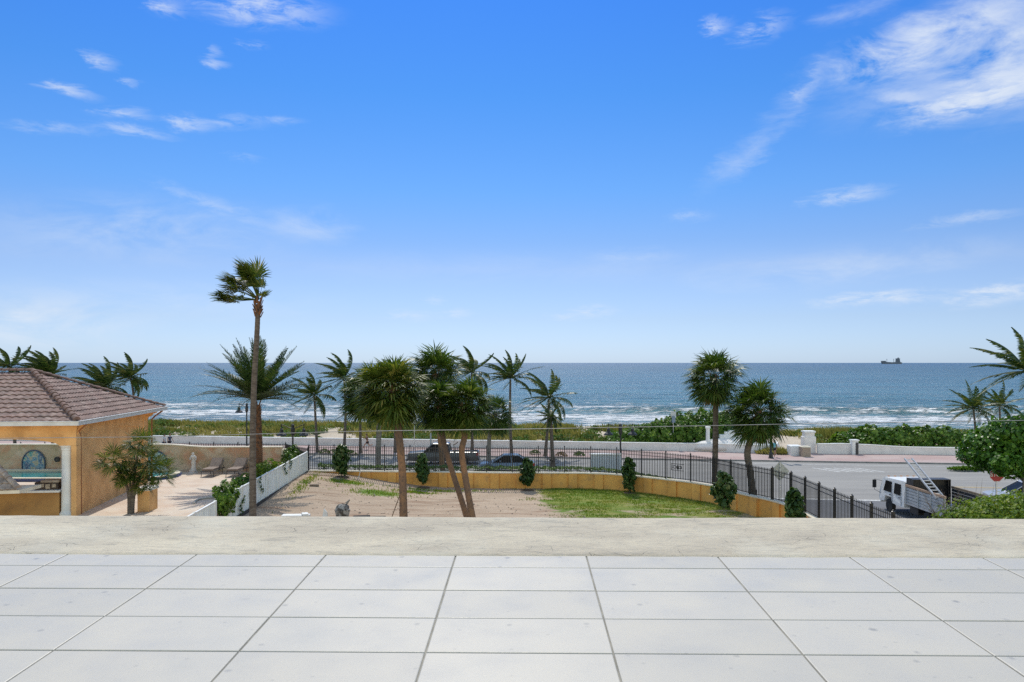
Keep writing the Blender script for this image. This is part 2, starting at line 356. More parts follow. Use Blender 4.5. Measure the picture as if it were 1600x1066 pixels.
# ------------------------------------------------------------------ sea
def sea_mat():
    m, nt, b = new_mat('sea_water'); L = nt.links
    xyz = nxyz(nt, npos(nt)); X, Y = xyz[0], xyz[1]
    Ys = nmath(nt, 'MULTIPLY_ADD', X, .14, Y)                       # distance measured from the shore line
    big = nnoise(nt, npos(nt, (.006,.03,1)), 1.0, 4)
    wob = nnoise(nt, npos(nt, (.02,.02,1)), 1.0, 3)
    Yw = nmath(nt, 'MULTIPLY_ADD', nmath(nt, 'SUBTRACT', wob, .5), 34, Ys)
    # depth colour
    cr = nt.nodes.new('ShaderNodeValToRGB'); e = cr.color_ramp.elements
    t = nmath(nt, 'LOGARITHM', nmath(nt, 'DIVIDE', nmath(nt, 'MAXIMUM', Ys, 130), 130), 10)      # 0 at the shore .. 2.5 at the horizon
    t = nmath(nt, 'DIVIDE', t, 2.0)
    L.new(t, cr.inputs[0])
    cols = [(0,(.27,.37,.36)),(.07,(.13,.28,.30)),(.14,(.075,.22,.26)),(.28,(.04,.17,.235)),(.5,(.022,.12,.205)),(.8,(.012,.09,.19)),(1,(.010,.085,.18))]
    e[0].position, e[0].color = 0, c4(cols[0][1]); e[1].position, e[1].color = 1, c4(cols[-1][1])
    for p, c in cols[1:-1]:
        q = e.new(p); q.color = c4(c)
    col = mix_nodes(nt, nrange(nt, big, .42, .62), cr.outputs[0], mix_nodes(nt, .35, cr.outputs[0], (.006,.03,.07)))
    # foam: breaker bands near the shore, scattered caps further out
    f1 = nnoise(nt, npos(nt, (.10,.34,1)), 1.6, 8, .62, .8)
    f2 = nnoise(nt, npos(nt, (.25,.9,1)), 2.2, 6, .65, .5)
    fsum = nmath(nt, 'ADD', nmath(nt, 'MULTIPLY', f1, .6), nmath(nt, 'MULTIPLY', f2, .4))
    th = nt.nodes.new('ShaderNodeValToRGB'); te = th.color_ramp.elements
    yn = nrange(nt, Yw, 130, 330)
    L.new(yn, th.inputs[0])
    # brightness of this ramp = how much foam there is at that distance
    pts = [(0,.60),(.06,.50),(.10,.38),(.15,.42),(.19,.56),(.235,.66),(.27,.42),(.31,.38),(.355,.53),(.385,.52),(.43,.36),(.55,.22),(1,.17)]
    te[0].position = 0; te[0].color = (pts[0][1],)*3+(1,); te[1].position = 1; te[1].color = (pts[-1][1],)*3+(1,)
    for p, v in pts[1:-1]:
        q = te.new(p); q.color = (v, v, v, 1)
    lev = nmath(nt, 'ADD', fsum, nmath(nt, 'MULTIPLY', th.outputs[0], .36))
    foam = nrange(nt, lev, .635, .72, 0, 1, True)
    w = nnoise(nt, npos(nt, (.12,.5,1), .05), 1.0, 7, .68, .3)
    caps = nrange(nt, w, .60, .68, 0, .85, True)
    far = nrange(nt, Ys, 300, 900, 1, .0)
    foam = nmath(nt, 'MAXIMUM', foam, nmath(nt, 'MULTIPLY', caps, far))
    s1 = nnoise(nt, npos(nt, (.035,.16,1), .04), 1.0, 7, .66, .4); s2 = nnoise(nt, npos(nt, (.16,.75,1), -.05), 1.0, 5, .65, .3)
    col = mix_nodes(nt, nmath(nt, 'MULTIPLY', nrange(nt, s1, .50, .68, 0, 1), .8), col, (.13,.24,.30))
    col = mix_nodes(nt, nmath(nt, 'MULTIPLY', nrange(nt, s2, .46, .30, 0, 1), .7), col, (.010,.045,.075))
    L.new(mix_nodes(nt, foam, col, (.84,.85,.85)), b.inputs['Base Color'])
    L.new(nmath(nt, 'MULTIPLY_ADD', foam, .5, nrange(nt, Ys, 200, 1500, .30, .50)), b.inputs['Roughness'])
    b.inputs['Specular IOR Level'].default_value = .45; b.inputs['IOR'].default_value = 1.33
    h1 = nnoise(nt, npos(nt, (.35,.8,1), .1), 1.0, 8, .65, .3); h2 = nnoise(nt, npos(nt, (.05,.14,1), -.1), 1.0, 4, .5)
    hh = nmath(nt, 'ADD', nmath(nt, 'MULTIPLY', h1, 1.0), nmath(nt, 'MULTIPLY', h2, 2.2))
    nbump(nt, b, nmath(nt, 'MULTIPLY_ADD', foam, .25, hh), 1.9)
    return m
def sea():
    xs = frange(-170, 170, 1.25)
    for v in (190, 230, 290, 380, 520, 800, 1400, 3000, 8000, 25000, 90000): xs = [-v]+xs+[v]
    ys = frange(118, 250, .9)+frange(252, 330, 2.0); y = 336
    while y < 90000: ys.append(y); y *= 1.06
    ys.append(90000)
    def zf(x, y):
        ys_ = y+.14*x; k = (1-sstep(230, 420, y))*(1-sstep(150, 185, abs(x)))
        z = -3.0
        w = 7*nz(x*.02, y*.02)
        h = .16*nz(x*.10, y*.35)+.12*nz(x*.3+9, y*.6)+.18*math.sin((ys_+w)*.36+2*nz(x*.03, 5))
        br = math.exp(-((ys_+w*.7-194)/2.6)**2)*(.35+.9*sstep(5, 45, x)) + .35*math.exp(-((ys_+w-168)/2.2)**2)
        sh = sstep(140, 160, ys_)
        return z+k*(h*(.25+.75*sh)+br*1.1)
    o = grid(xs, ys, zf).build('sea', sea_mat(), smooth=True); o['kind'] = 'structure'
sea()

# ------------------------------------------------------------------ beach sand and dune
def sand_mat():
    m, nt, b = new_mat('beach_sand'); p = npos(nt)
    n1 = nnoise(nt, p, .5, 6, .6); n2 = nnoise(nt, p, 6, 6, .6)
    c = mix_nodes(nt, nrange(nt, n1, .35, .65), (.56,.47,.36), (.46,.38,.28)); c = mix_nodes(nt, nrange(nt, n2, .5, .75, 0, .6), c, (.30,.24,.17))
    z = nxyz(nt, p)[2]
    c = mix_nodes(nt, nrange(nt, z, -2.2, -2.7), c, (.27,.23,.18))     # wet sand by the water
    nt.links.new(c, b.inputs['Base Color']); b.inputs['Roughness'].default_value = .95
    nbump(nt, b, nnoise(nt, p, 3, 6, .65), .12); return m
xs = frange(-110, 110, 1.4)
for v in (160, 300, 700, 2000, 6000): xs = [-v]+xs+[v]
def bz(x, y):
    return beachz(x, y) if abs(x) < 111 else beachz(math.copysign(110, x), y)
ys = frange(62, 84, 2.2)+frange(85, 160, 1.3)
grid(xs, ys, lambda x, y: bz(x, y)-(.35 if y < 79-.14*x else 0)).build('beach', sand_mat(), smooth=True)['kind'] = 'structure'

# ------------------------------------------------------------------ road, kerb, pavement
def curbY(x): return 72.8-.125*x
def wallBY(x): return 79.7-.14*x
def road_mat():
    m, nt, b = new_mat('asphalt'); p = npos(nt); xyz = nxyz(nt, p)
    Yr = nmath(nt, 'MULTIPLY_ADD', xyz[0], .125, xyz[1])
    n1 = nnoise(nt, npos(nt, (.12,.6,1), .125), 1.0, 5); n2 = nnoise(nt, p, 9, 6, .7); n3 = nnoise(nt, npos(nt, (.05,2.2,1), .12), 1, 3)
    c = mix_nodes(nt, nrange(nt, n1, .3, .7), (.30,.285,.26), (.235,.225,.21)); c = mix_nodes(nt, nrange(nt, n3, .56, .70, 0, .55), c, (.14,.135,.125))
    c = mix_nodes(nt, nrange(nt, n2, .5, .75, 0, .45), c, (.16,.155,.15))
    side = nrange(nt, Yr, 53.2, 52.9)                                  # the newer, darker asphalt of the side street
    n4 = nnoise(nt, npos(nt, (1.2,.1,1)), 1.0, 4)
    c2 = mix_nodes(nt, nrange(nt, n4, .35, .65), (.155,.155,.165), (.115,.118,.125)); c2 = mix_nodes(nt, nrange(nt, n2, .5, .75, 0, .4), c2, (.22,.22,.22))
    c = mix_nodes(nt, side, c, c2)
    nt.links.new(c, b.inputs['Base Color']); b.inputs['Roughness'].default_value = .9
    nbump(nt, b, n2, .008); return m
mb = MB(); mb.poly([(-200, 15, 0), (200, 15, 0), (200, 52.8, 0), (-200, 102.8-5, 0)])
mb.v = [Vector(v) for v in [(-160, 15, 0), (160, 15, 0), (160, curbY(160)+.05, 0), (-160, curbY(-160)+.05, 0)]]
struct(mb, 'road', road_mat())
def band(name, mat, fa, fb, z0, z1, x0=-110, x1=110, st=5):
    mb = MB(); X = frange(x0, x1, st)
    mb.ringed([[(x, fa(x), z0), (x, fb(x), z0), (x, fb(x), z1), (x, fa(x), z1)] for x in X]); return mb.build(name, mat)
def paver_mat():
    m, nt, b = new_mat('pink_pavers'); p = npos(nt, (1,1,1), .125)
    br = nt.nodes.new('ShaderNodeTexBrick'); nt.links.new(p, br.inputs[0]); br.inputs['Scale'].default_value = 4
    br.inputs['Color1'].default_value = (.43,.28,.25,1); br.inputs['Color2'].default_value = (.37,.26,.24,1); br.inputs['Mortar'].default_value = (.28,.22,.20,1)
    n = nnoise(nt, p, .35, 5); c = mix_nodes(nt, nrange(nt, n, .4, .62, 0, .6), br.outputs[0], (.44,.36,.33))
    nt.links.new(c, b.inputs['Base Color']); b.inputs['Roughness'].default_value = .9; return m
band('sidewalk', paver_mat(), lambda x: curbY(x)+.15, wallBY, -.2, .13)['kind'] = 'structure'
# the sand-level paving of the access gap
band('kerb', M['kerb'], lambda x: curbY(x), lambda x: curbY(x)+.15, -.2, .135)['kind'] = 'structure'
# painted lines
def line(mb, x0, x1, f, w, z=.004):
    X = frange(x0, x1, 4); mb.strip([(x, f(x), z) for x in X], [(x, f(x)+w, z) for x in X])
mw = pm('road_paint_white', (.62,.62,.60), (.36,.35,.33), 6, .8, lo=.45, hi=.6)
my = pm('road_paint_yellow', (.50,.33,.09), (.34,.27,.15), 3, .8, lo=.4, hi=.6)
mb = MB(); line(mb, -90, 90, lambda x: curbY(x)-1.6, .12); line(mb, -90, 15, lambda x: 61.7-.125*x, .12); line(mb, 15.5, 28.0, lambda x: 53.0-.125*x, .35)
for k in range(5): mb.box(26.3+k*.9, 69.3-.125*27, 0, 26.5+k*.9, 66.5-.125*27, .004, rz=.5)
mb.build('road_marking', mw)['kind'] = 'structure'
mb = MB(); line(mb, 31.0, 60, lambda x: 59.4-.125*x, .14); line(mb, 31.0, 60, lambda x: 59.7-.125*x, .14)
mb.build('centre_line', my)['kind'] = 'structure'
# verge behind the fence
vm = pm('verge_grass', (.10,.14,.035), (.16,.17,.06), .9, .95, bump=.05, bscale=9, c3=(.30,.24,.16), s3=1.2, f3=.6)
mb = MB(); C = [p for p in CURVE if p.y > 31]
mb.strip([(p.x+.05 if p.y < 50 else p.x, p.y+.1, .06) for p in C], [(min(p.x+1.4+.15*max(0, 51-p.y), 15.7), p.y+(7.5 if p.x < 9 else 7.5-(p.x-9)*1.3) if p.y > 38 else p.y+.3, .03) for p in C])
struct(mb, 'verge', vm)

# ------------------------------------------------------------------ yard
def yard_mat():
    m, nt, b = new_mat('yard_sand_and_grass'); p = npos(nt); xyz = nxyz(nt, p)
    n1 = nnoise(nt, npos(nt, (.5,1,1)), .8, 6, .6); n2 = nnoise(nt, p, 7, 7, .7); n3 = nnoise(nt, npos(nt, (.25,1.6,1), .1), 1, 5, .6, .4)
    c = mix_nodes(nt, nrange(nt, n1, .35, .65), (.47,.365,.27), (.385,.295,.215)); c = mix_nodes(nt, nrange(nt, n2, .5, .72, 0, .7), c, (.26,.20,.15))
    c = mix_nodes(nt, nrange(nt, n3, .53, .66, 0, .75), c, (.26,.165,.11))
    # grass: a bed in front of the wall to the right, thinning to the left and near
    gx = nrange(nt, xyz[0], .2, 3.2, 0, 1, True)
    k = nmath(nt, 'MULTIPLY_ADD', nmath(nt, 'SUBTRACT', xyz[1], 47), .055, gx)
    n5 = nnoise(nt, npos(nt, (.5,.9,1)), 1.1, 7, .65, .5); n6 = nnoise(nt, p, 22, 5, .7)
    g = nrange(nt, nmath(nt, 'ADD', nmath(nt, 'MULTIPLY', k, .56), n5), .80, .92)
    n7 = nnoise(nt, npos(nt, (.3,.7,1), .2), 1.2, 5, .6)
    gc = mix_nodes(nt, nrange(nt, n7, .40, .60), (.095,.19,.012), (.25,.25,.055)); gc = mix_nodes(nt, nrange(nt, n6, .42, .7, 0, .7), gc, (.07,.10,.02))
    c = mix_nodes(nt, nmath(nt, 'MULTIPLY', g, .92), c, gc)
    # small green patches at the far left
    for (cx, cy, rx, ry) in ((-10.6,49.3,1.2,.6),(-8.2,47.3,1.6,.8),(-1.5,37.5,1.2,.5),(-6.3,48.8,.9,.3)):
        dx = nmath(nt, 'DIVIDE', nmath(nt, 'SUBTRACT', xyz[0], cx), rx); dy = nmath(nt, 'DIVIDE', nmath(nt, 'SUBTRACT', xyz[1], cy), ry)
        d = nmath(nt, 'ADD', nmath(nt, 'MULTIPLY', dx, dx), nmath(nt, 'MULTIPLY', dy, dy))
        f = nrange(nt, nmath(nt, 'MULTIPLY_ADD', n5, 2.5, d), 2.3, 1.7, 0, .9); c = mix_nodes(nt, f, c, (.12,.22,.03))
    nt.links.new(c, b.inputs['Base Color']); b.inputs['Roughness'].default_value = .95
    b.inputs['Specular IOR Level'].default_value = .1
    nbump(nt, b, nmath(nt, 'ADD', n2, nmath(nt, 'MULTIPLY', n6, .4)), .035); return m
mb = MB(); X = frange(-14.7, 13.9, .35); NY = 70
for x in X:
    y1 = wallY(x) if x > -13.6 else 52.0
    if x > 13.4: y1 = min(y1, 40.5)
    for k in range(NY+1):
        y = lerp(20, y1+.03, k/NY); mb.v.append(Vector((x, y, yardz(x, y))))
for i in range(len(X)-1):
    for k in range(NY): a = i*(NY+1)+k; mb.f.append((a, a+NY+1, a+NY+2, a+1))
struct(mb, 'yard', yard_mat(), smooth=True)
# blades and weeds of the ragged lawn
mb = MB(); rg_ = random.Random(77)
for _ in range(26000):
    x = rg_.uniform(-.5, 13.6); y = rg_.uniform(33, 50.6)
    if y > wallY(x)-.15: continue
    k = sstep(.2, 3.4, x)+(y-47)*.055+.9*nz(x*.55, y*1.0, 3)+.5*nz(x*1.7, y*2.6, 8)
    if k < rg_.uniform(.45, .95): continue
    z = yardz(x, y); h = rg_.uniform(.04, .12)
    for q in range(2):
        a = rg_.uniform(0, 3.14); p = Vector((x+rg_.uniform(-.1,.1), y+rg_.uniform(-.1,.1), z-.01)); w = Vector((.02*math.cos(a), .02*math.sin(a), 0)); i = len(mb.v)
        mb.v += [p-w, p+w, p+Vector((rg_.uniform(-.05,.03), rg_.uniform(-.03,.03), h))]; mb.f.append((i, i+1, i+2))
for _ in range(2600):
    x = rg_.gauss(0, 1); y = rg_.gauss(0, 1); c_ = rg_.choice(((-10.6,49.2,.8,.35),(-8.2,47.3,1.1,.5),(-6.2,48.6,.7,.2),(-1.5,37.6,.6,.3),(-4.5,49.6,1.6,.15),(-12.9,48,.2,1.6)))
    x = c_[0]+x*c_[2]; y = min(c_[1]+y*c_[3], wallY(x)-.2); z = yardz(x, y); p = Vector((x, y, z-.01)); i = len(mb.v); mb.v += [p-Vector((.025,0,0)), p+Vector((.025,0,0)), p+Vector((rg_.uniform(-.05,.03), 0, rg_.uniform(.05,.16)))]; mb.f.append((i, i+1, i+2))
tag(mb.build('lawn_grass', leafmat('lawn_blade', [(.06,.12,.012),(.13,.215,.018),(.24,.26,.04),(.38,.33,.11)], .7, .3, .9, .7), org=(6, 45, .7)), 'short ragged grass growing in front of the amber wall', 'grass', kind='stuff')
# pebbles and clods strewn in the yard: uncountable
mb = MB()
for _ in range(700):
    x = rnd.uniform(-13.8, 13); y = rnd.uniform(36, 50); 
    if y > wallY(x)-.3: continue
    if x > 2 and rnd.random() < .8: continue
    r = rnd.uniform(.015, .05)*(1.8 if rnd.random() < .06 else 1); z = yardz(x, y)
    mb.ringed([[(x+rr*r*math.cos(a*PI/2.5+q), y+rr*r*math.sin(a*PI/2.5+q), z+h*r) for a in range(5)] for rr, h, q in ((1,-.3,0),(.9,.4,.4),(.3,.8,.8))])
mb.build('pebbles', pm('pebble', (.16,.12,.09), (.34,.28,.22), 2, .9), smooth=False)['kind'] = 'stuff'

# ------------------------------------------------------------------ pool terrace
def terrace_mat():
    m, nt, b = new_mat('terrace_stone'); p = npos(nt, (1,1,1), .78)
    br = nt.nodes.new('ShaderNodeTexBrick'); nt.links.new(p, br.inputs[0]); br.inputs['Scale'].default_value = 1.6; br.offset = 0
    br.inputs['Brick Width'].default_value = 1; br.inputs['Row Height'].default_value = 1; br.inputs['Mortar Size'].default_value = .012
    br.inputs['Color1'].default_value = (.58,.45,.33,1); br.inputs['Color2'].default_value = (.50,.37,.27,1); br.inputs['Mortar'].default_value = (.36,.28,.21,1)
    n = nnoise(nt, npos(nt), .6, 6, .6); c = mix_nodes(nt, nrange(nt, n, .4, .62, 0, .7), br.outputs[0], (.62,.54,.44))
    nt.links.new(c, b.inputs['Base Color']); b.inputs['Roughness'].default_value = .7; return m
TZ = 1.5
mb = MB(); mb.prism([(-80, 20, 0), (-14.75, 20, 0), (-14.75, 52.5, 0), (-16.1, 54.3, 0), (-80, 54.3, 0)], (0, 0, 0.02), (0, 0, TZ))
struct(mb, 'terrace', terrace_mat(), fix=True)
# ------------------------------------------------------------------ roof deck the camera stands on
TH = math.atan(20/F); SL = 43/F; HD = 1.03
def dk(lx, ly, up=0.0):
    x = lx*math.cos(TH)+ly*math.sin(TH); y = -lx*math.sin(TH)+ly*math.cos(TH)
    return Vector((x, y-up*SL, CZ-HD+SL*ly+up))
def tile_mat():
    m, nt, b = new_mat('white_porcelain'); p = npos(nt)
    ge = nt.nodes.new('ShaderNodeNewGeometry')
    c = mix_nodes(nt, nrange(nt, ge.outputs['Random Per Island'], 0, 1), (.475,.435,.362), (.525,.48,.40))
    c = mix_nodes(nt, nrange(nt, nnoise(nt, p, 160, 3, .7), .5, .75, 0, .25), c, (.33,.32,.31))
    c = mix_nodes(nt, nrange(nt, nnoise(nt, p, 1.6, 6, .6), .45, .7, 0, .35), c, (.40,.385,.35))
    # round dried-water spots
    for sc_, r_, a_ in ((2.3,.068,.62),(3.7,.078,.38),(7,.085,.22)):
        v = nt.nodes.new('ShaderNodeTexVoronoi'); v.voronoi_dimensions = '2D'; nt.links.new(p, v.inputs[0]); v.inputs['Scale'].default_value = sc_
        sel = nrange(nt, nxyz(nt, v.outputs['Color'])[0], .60, .62)
        wob = nmath(nt, 'MULTIPLY_ADD', nnoise(nt, p, 45, 3), .06, v.outputs['Distance'])
        f = nmath(nt, 'MULTIPLY', nrange(nt, wob, r_+.01, r_-.035, 0, a_, True), sel); c = mix_nodes(nt, f, c, (.18,.18,.18))
    nt.links.new(c, b.inputs['Base Color'])
    nt.links.new(nrange(nt, nnoise(nt, p, 5, 5), .3, .7, .34, .5), b.inputs['Roughness']); b.inputs['Specular IOR Level'].default_value = .35
    nbump(nt, b, nnoise(nt, p, 220, 3, .6), .0004); return m
def ledge_mat():
    m, nt, b = new_mat('weathered_render'); p = npos(nt)
    n1 = nnoise(nt, npos(nt, (1,1.6,1)), 1.6, 7, .62, .3); n2 = nnoise(nt, npos(nt, (5,18,5)), 1.3, 8, .7, 1.2); n3 = nnoise(nt, p, 60, 5, .7)
    c = mix_nodes(nt, nrange(nt, n1, .36, .64), (.56,.49,.365), (.41,.355,.27)); c = mix_nodes(nt, nrange(nt, n2, .53, .68, 0, .62), c, (.20,.19,.165))
    c = mix_nodes(nt, nrange(nt, n3, .48, .75, 0, .5), c, (.28,.265,.235))
    n5 = nnoise(nt, npos(nt, (.8,.8,1), 0, (5,2,0)), 1.4, 5, .6); c = mix_nodes(nt, nrange(nt, n5, .5, .68, 0, .5), c, (.62,.60,.50))
    # crazed hairline cracks
    v = nt.nodes.new('ShaderNodeTexVoronoi'); v.feature = 'DISTANCE_TO_EDGE'; v.inputs['Scale'].default_value = 5
    wv = nt.nodes.new('ShaderNodeMapping'); nt.links.new(npos(nt, (1,1.7,1)), wv.inputs[0])
    nn = nt.nodes.new('ShaderNodeTexNoise'); nt.links.new(p, nn.inputs[0]); nn.inputs['Scale'].default_value = 7
    ad = nt.nodes.new('ShaderNodeVectorMath'); ad.operation = 'MULTIPLY_ADD'; nt.links.new(nn.outputs['Color'], ad.inputs[0]); ad.inputs[1].default_value = (.35,.35,0); nt.links.new(wv.outputs[0], ad.inputs[2])
    nt.links.new(ad.outputs[0], v.inputs[0])
    ck = nmath(nt, 'MULTIPLY', nrange(nt, v.outputs['Distance'], .012, 0, 0, .6), nrange(nt, n1, .5, .62)); c = mix_nodes(nt, ck, c, (.16,.15,.13))
    nt.links.new(c, b.inputs['Base Color']); b.inputs['Roughness'].default_value = .9
    h = nmath(nt, 'ADD', nmath(nt, 'MULTIPLY', n3, .5), n2); h = nmath(nt, 'SUBTRACT', h, ck); nbump(nt, b, h, .006); return m
def deck():
    mb = MB(); g = .0028; cx0 = -.323; ro = 3.405; T = .61; H = .305
    for i in range(-9, 10):
        for j in range(-14, 1):
            x0 = cx0+i*T+g; x1 = x0+T-2*g; y1 = ro+j*H-g; y0 = y1-H+2*g
            if j == 1: pass
            dz = rnd.uniform(-.0006, .0006); jx = rnd.uniform(-.0006, .0006)
            rings = []
            for ins, z in ((0,-.009),(0,-.0028),(.0012,-.0009),(.0035,0)):
                rings.append([dk(a+jx, b_, z+dz) for a, b_ in ((x0+ins, y0+ins), (x1-ins, y0+ins), (x1-ins, y1-ins), (x0+ins, y1-ins))])
            mb.ringed(rings)
        # cut row against the parapet
        x0 = cx0+i*T+g; x1 = x0+T-2*g; rings = []
        for ins, z in ((0,-.009),(0,-.0028),(.0012,-.0009),(.0035,0)):
            rings.append([dk(a, b_, z) for a, b_ in ((x0+ins, ro+g+ins), (x1-ins, ro+g+ins), (x1-ins, 3.75), (x0+ins, 3.75))])
        mb.ringed(rings)
    o = struct(mb, 'deck_floor', tile_mat(), org=(0, 2, CZ-HD-.05))
    mb = MB(); mb.poly([dk(-6.2, -1.3, -.0045), dk(6.2, -1.3, -.0045), dk(6.2, 3.8, -.0045), dk(-6.2, 3.8, -.0045)])
    struct(mb, 'grout_bed', pm('grout', (.34,.32,.27), (.20,.19,.16), 9, .95), org=(0, 2, CZ-HD-.1))
    # parapet: rough rendered top, wall below
    p = empty('roof_parapet', (0, 4, 0), 'wide rough grey rendered parapet along the edge of the white tiled deck', 'parapet')
    XS = frange(-6.2, 6.2, .025); prof = []
    rows = []
    def edge_in(x): return 3.585+.012*nz(x*1.3, 3)+.006*nz(x*7, 9)
    def edge_out(x): return 4.365+.010*nz(x*1.1, 17)+.005*nz(x*6, 1)
    TT = [0, .002, .012, .05]+[i/14 for i in range(1, 14)]+[.97, .985, .995, 1.0]
    for x in XS:
        a = edge_in(x); b_ = edge_out(x); col = [dk(x, a-.001, -.003)]
        for t in TT:
            y = lerp(a, b_, t); up = .0045*min(1, t/.012)+.004*nz(x*1.2, y*2)*min(1, t*10)+.0015*nz(x*9, y*12)
            up -= .035*max(0, (t-.955)/.045)**2
            col.append(dk(x, y, up))
        col.append(dk(x, b_+.006, -.08)); col.append(dk(x, b_+.006, -.6)); rows.append(col)
    mb = MB(); n = len(rows[0])
    for c in rows: mb.v += c
    for i in range(len(rows)-1):
        for k in range(n-1): mb.f.append((i*n+k, (i+1)*n+k, (i+1)*n+k+1, i*n+k+1))
    mb.build('ledge', ledge_mat(), p, smooth=True)
    mb = MB(); mb.box(-6.15, 3.9, 0, 6.15, 4.30, CZ-HD-.35); mb.build('wall', M['stucco'], p)
deck()

# ------------------------------------------------------------------ retaining wall and iron fence
def walling():
    rw = empty('retaining_wall', (WP[4].x, WP[4].y, 0), 'curved amber stucco retaining wall with pilasters and pale cap around the yard', 'retaining wall')
    fe = empty('iron_fence', (WP[4].x, WP[4].y+.05, CAPZ), 'black iron picket fence on top of the curved amber wall', 'fence')
    C = CURVE
    def off(P, i, d):
        t = (P[min(i+1, len(P)-1)]-P[max(i-1, 0)]).normalized(); nrm = Vector((-t.y, t.x, 0)); return P[i]+nrm*d
    C = resample(C, .35)
    mb = MB(); mb.ringed([[Vector((*off(C, i, d).xy, z)) for d, z in ((-.0,-.2),(.22,-.2),(.22,CAPZ-.08),(-.0,CAPZ-.08))] for i in range(len(C))]); mb.build('wall', M['retain'], rw)
    mb = MB(); mb.ringed([[Vector((*off(C, i, d).xy, z)) for d, z in ((-.07,CAPZ-.078),(.27,CAPZ-.078),(.27,CAPZ-.015),(.24,CAPZ),(-.04,CAPZ),(-.07,CAPZ-.015))] for i in range(len(C))]); mb.build('cap', M['cream'], rw)
    S = resample(CURVE, 1.72)
    for i in range(len(S)):
        p = S[i]; t = (S[min(i+1, len(S)-1)]-S[max(i-1, 0)]).normalized(); a = math.atan2(t.y, t.x)
        if p.y > 27:
            q = p+t*.55; mb = MB(); mb.box(q.x-.28, q.y-.13, -.2, q.x+.28, q.y+.1, CAPZ-.082, rz=a, c=(q.x, q.y)); mb.build('pilaster', M['retain'], rw)
    # fence
    orn = (9, 13)
    fence_runs = [[p+Vector((0, 0, 0)) for p in S], ]
    left = [Vector((-13.75, 51.8, 0)), Vector((-15.0, 53.0, 0)), Vector((-16.1, 54.6, 0))]+[Vector((-16.1-1.72*k, 54.75, 0)) for k in range(1, 13)]
    def run(P, z0, z1, inner=.1, thick_from=None):
        for i in range(len(P)):
            t = (P[min(i+1, len(P)-1)]-P[max(i-1, 0)]).normalized(); nrm = Vector((-t.y, t.x, 0)); c = P[i]+nrm*inner
            w = .032 if (thick_from is None or P[i].y > thick_from) else .055
            mb = MB(); a = math.atan2(t.y, t.x)
            mb.box(c.x-w, c.y-w, z0-.3, c.x+w, c.y+w, z1+.07, rz=a, c=(c.x, c.y)); mb.lathe((c.x, c.y, z1+.07), [(w*1.5,0),(w*1.5,.02),(w*.5,.05),(w*.6,.08),(.002,.10)], 8)
            mb.build('post', M['black'], fe)
            if i+1 < len(P):
                t2 = (P[min(i+2, len(P)-1)]-P[i]).normalized(); n2 = Vector((-t2.y, t2.x, 0)); d = P[i+1]+n2*inner
                L = (d-c).length; u = (d-c)/L; a = math.atan2(u.y, u.x); mb = MB(); mid = (c+d)/2
                for zz in (z0+.10, z1-.27, z1-.07): mb.box(mid.x-L/2+w, mid.y-.016, zz-.014, mid.x+L/2-w, mid.y+.016, zz+.014, rz=a, c=(mid.x, mid.y))
                n = int(L/.115) if c.y > 41 else int(L/.135)
                for k in range(1, n):
                    q = c+u*(L*k/n); h = z1+.045; r = .018 if c.y > 41 else .011
                    mb.ringed([[Vector((q.x+r*sx, q.y+r*sy, z)) for sx, sy in ((-1,-1),(1,-1),(1,1),(-1,1))] for z in (z0+.05, h-.05)]+[[Vector((q.x+.001*sx, q.y+.001*sy, h)) for sx, sy in ((-1,-1),(1,-1),(1,1),(-1,1))]])
                mb.build('picket_panel', M['black'], fe)
                yield i, c, d, u
    for (i, c, d, u) in run(S, CAPZ, 3.36, thick_from=41):
        zc = 2.55; mid = (c+d)/2
        px = 800+mid.x*F/mid.y
        if 860-20 < px < 860+22 or 1070-17 < px <= 1070+18:      # scrollwork emblem framed in the panel
            fr = Vector((-u.y, u.x, 0))*-.05; mb = MB()
            def T(s_, z_): return mid+fr+u*s_+Vector((0, 0, zc+z_))
            W2, H2 = .43, .20
            for pts in ([T(-W2,-H2), T(W2,-H2), T(W2,H2), T(-W2,H2), T(-W2,-H2)],): mb.tube(pts, .018, 4)
            for s_ in (-1, 1):
                for k0 in (-1, 1):
                    sp = [T(s_*(.07+.30*min(1, q/9)-.06*(1-math.cos(max(0, q-5)*.75))), k0*(.03+.055*math.sin(q*.42)+.03*math.sin(max(0, q-6)*.9))) for q in range(13)]; mb.tube(sp, .018, 4)
                mb.tube([T(s_*.02,-.12), T(s_*.09,-.02), T(s_*.13,.07), T(s_*.05,.03), T(0,.0)], .02, 4)
            mb.prism([T(0,-.16), T(.05,-.04), T(.035,.05), T(0,.15), T(-.035,.05), T(-.05,-.04)], fr*.3, -fr*.3)
            mb.build('scroll_emblem', M['black'], fe)
    for _ in run(left, 1.5, 3.22, 0.0): pass
walling()

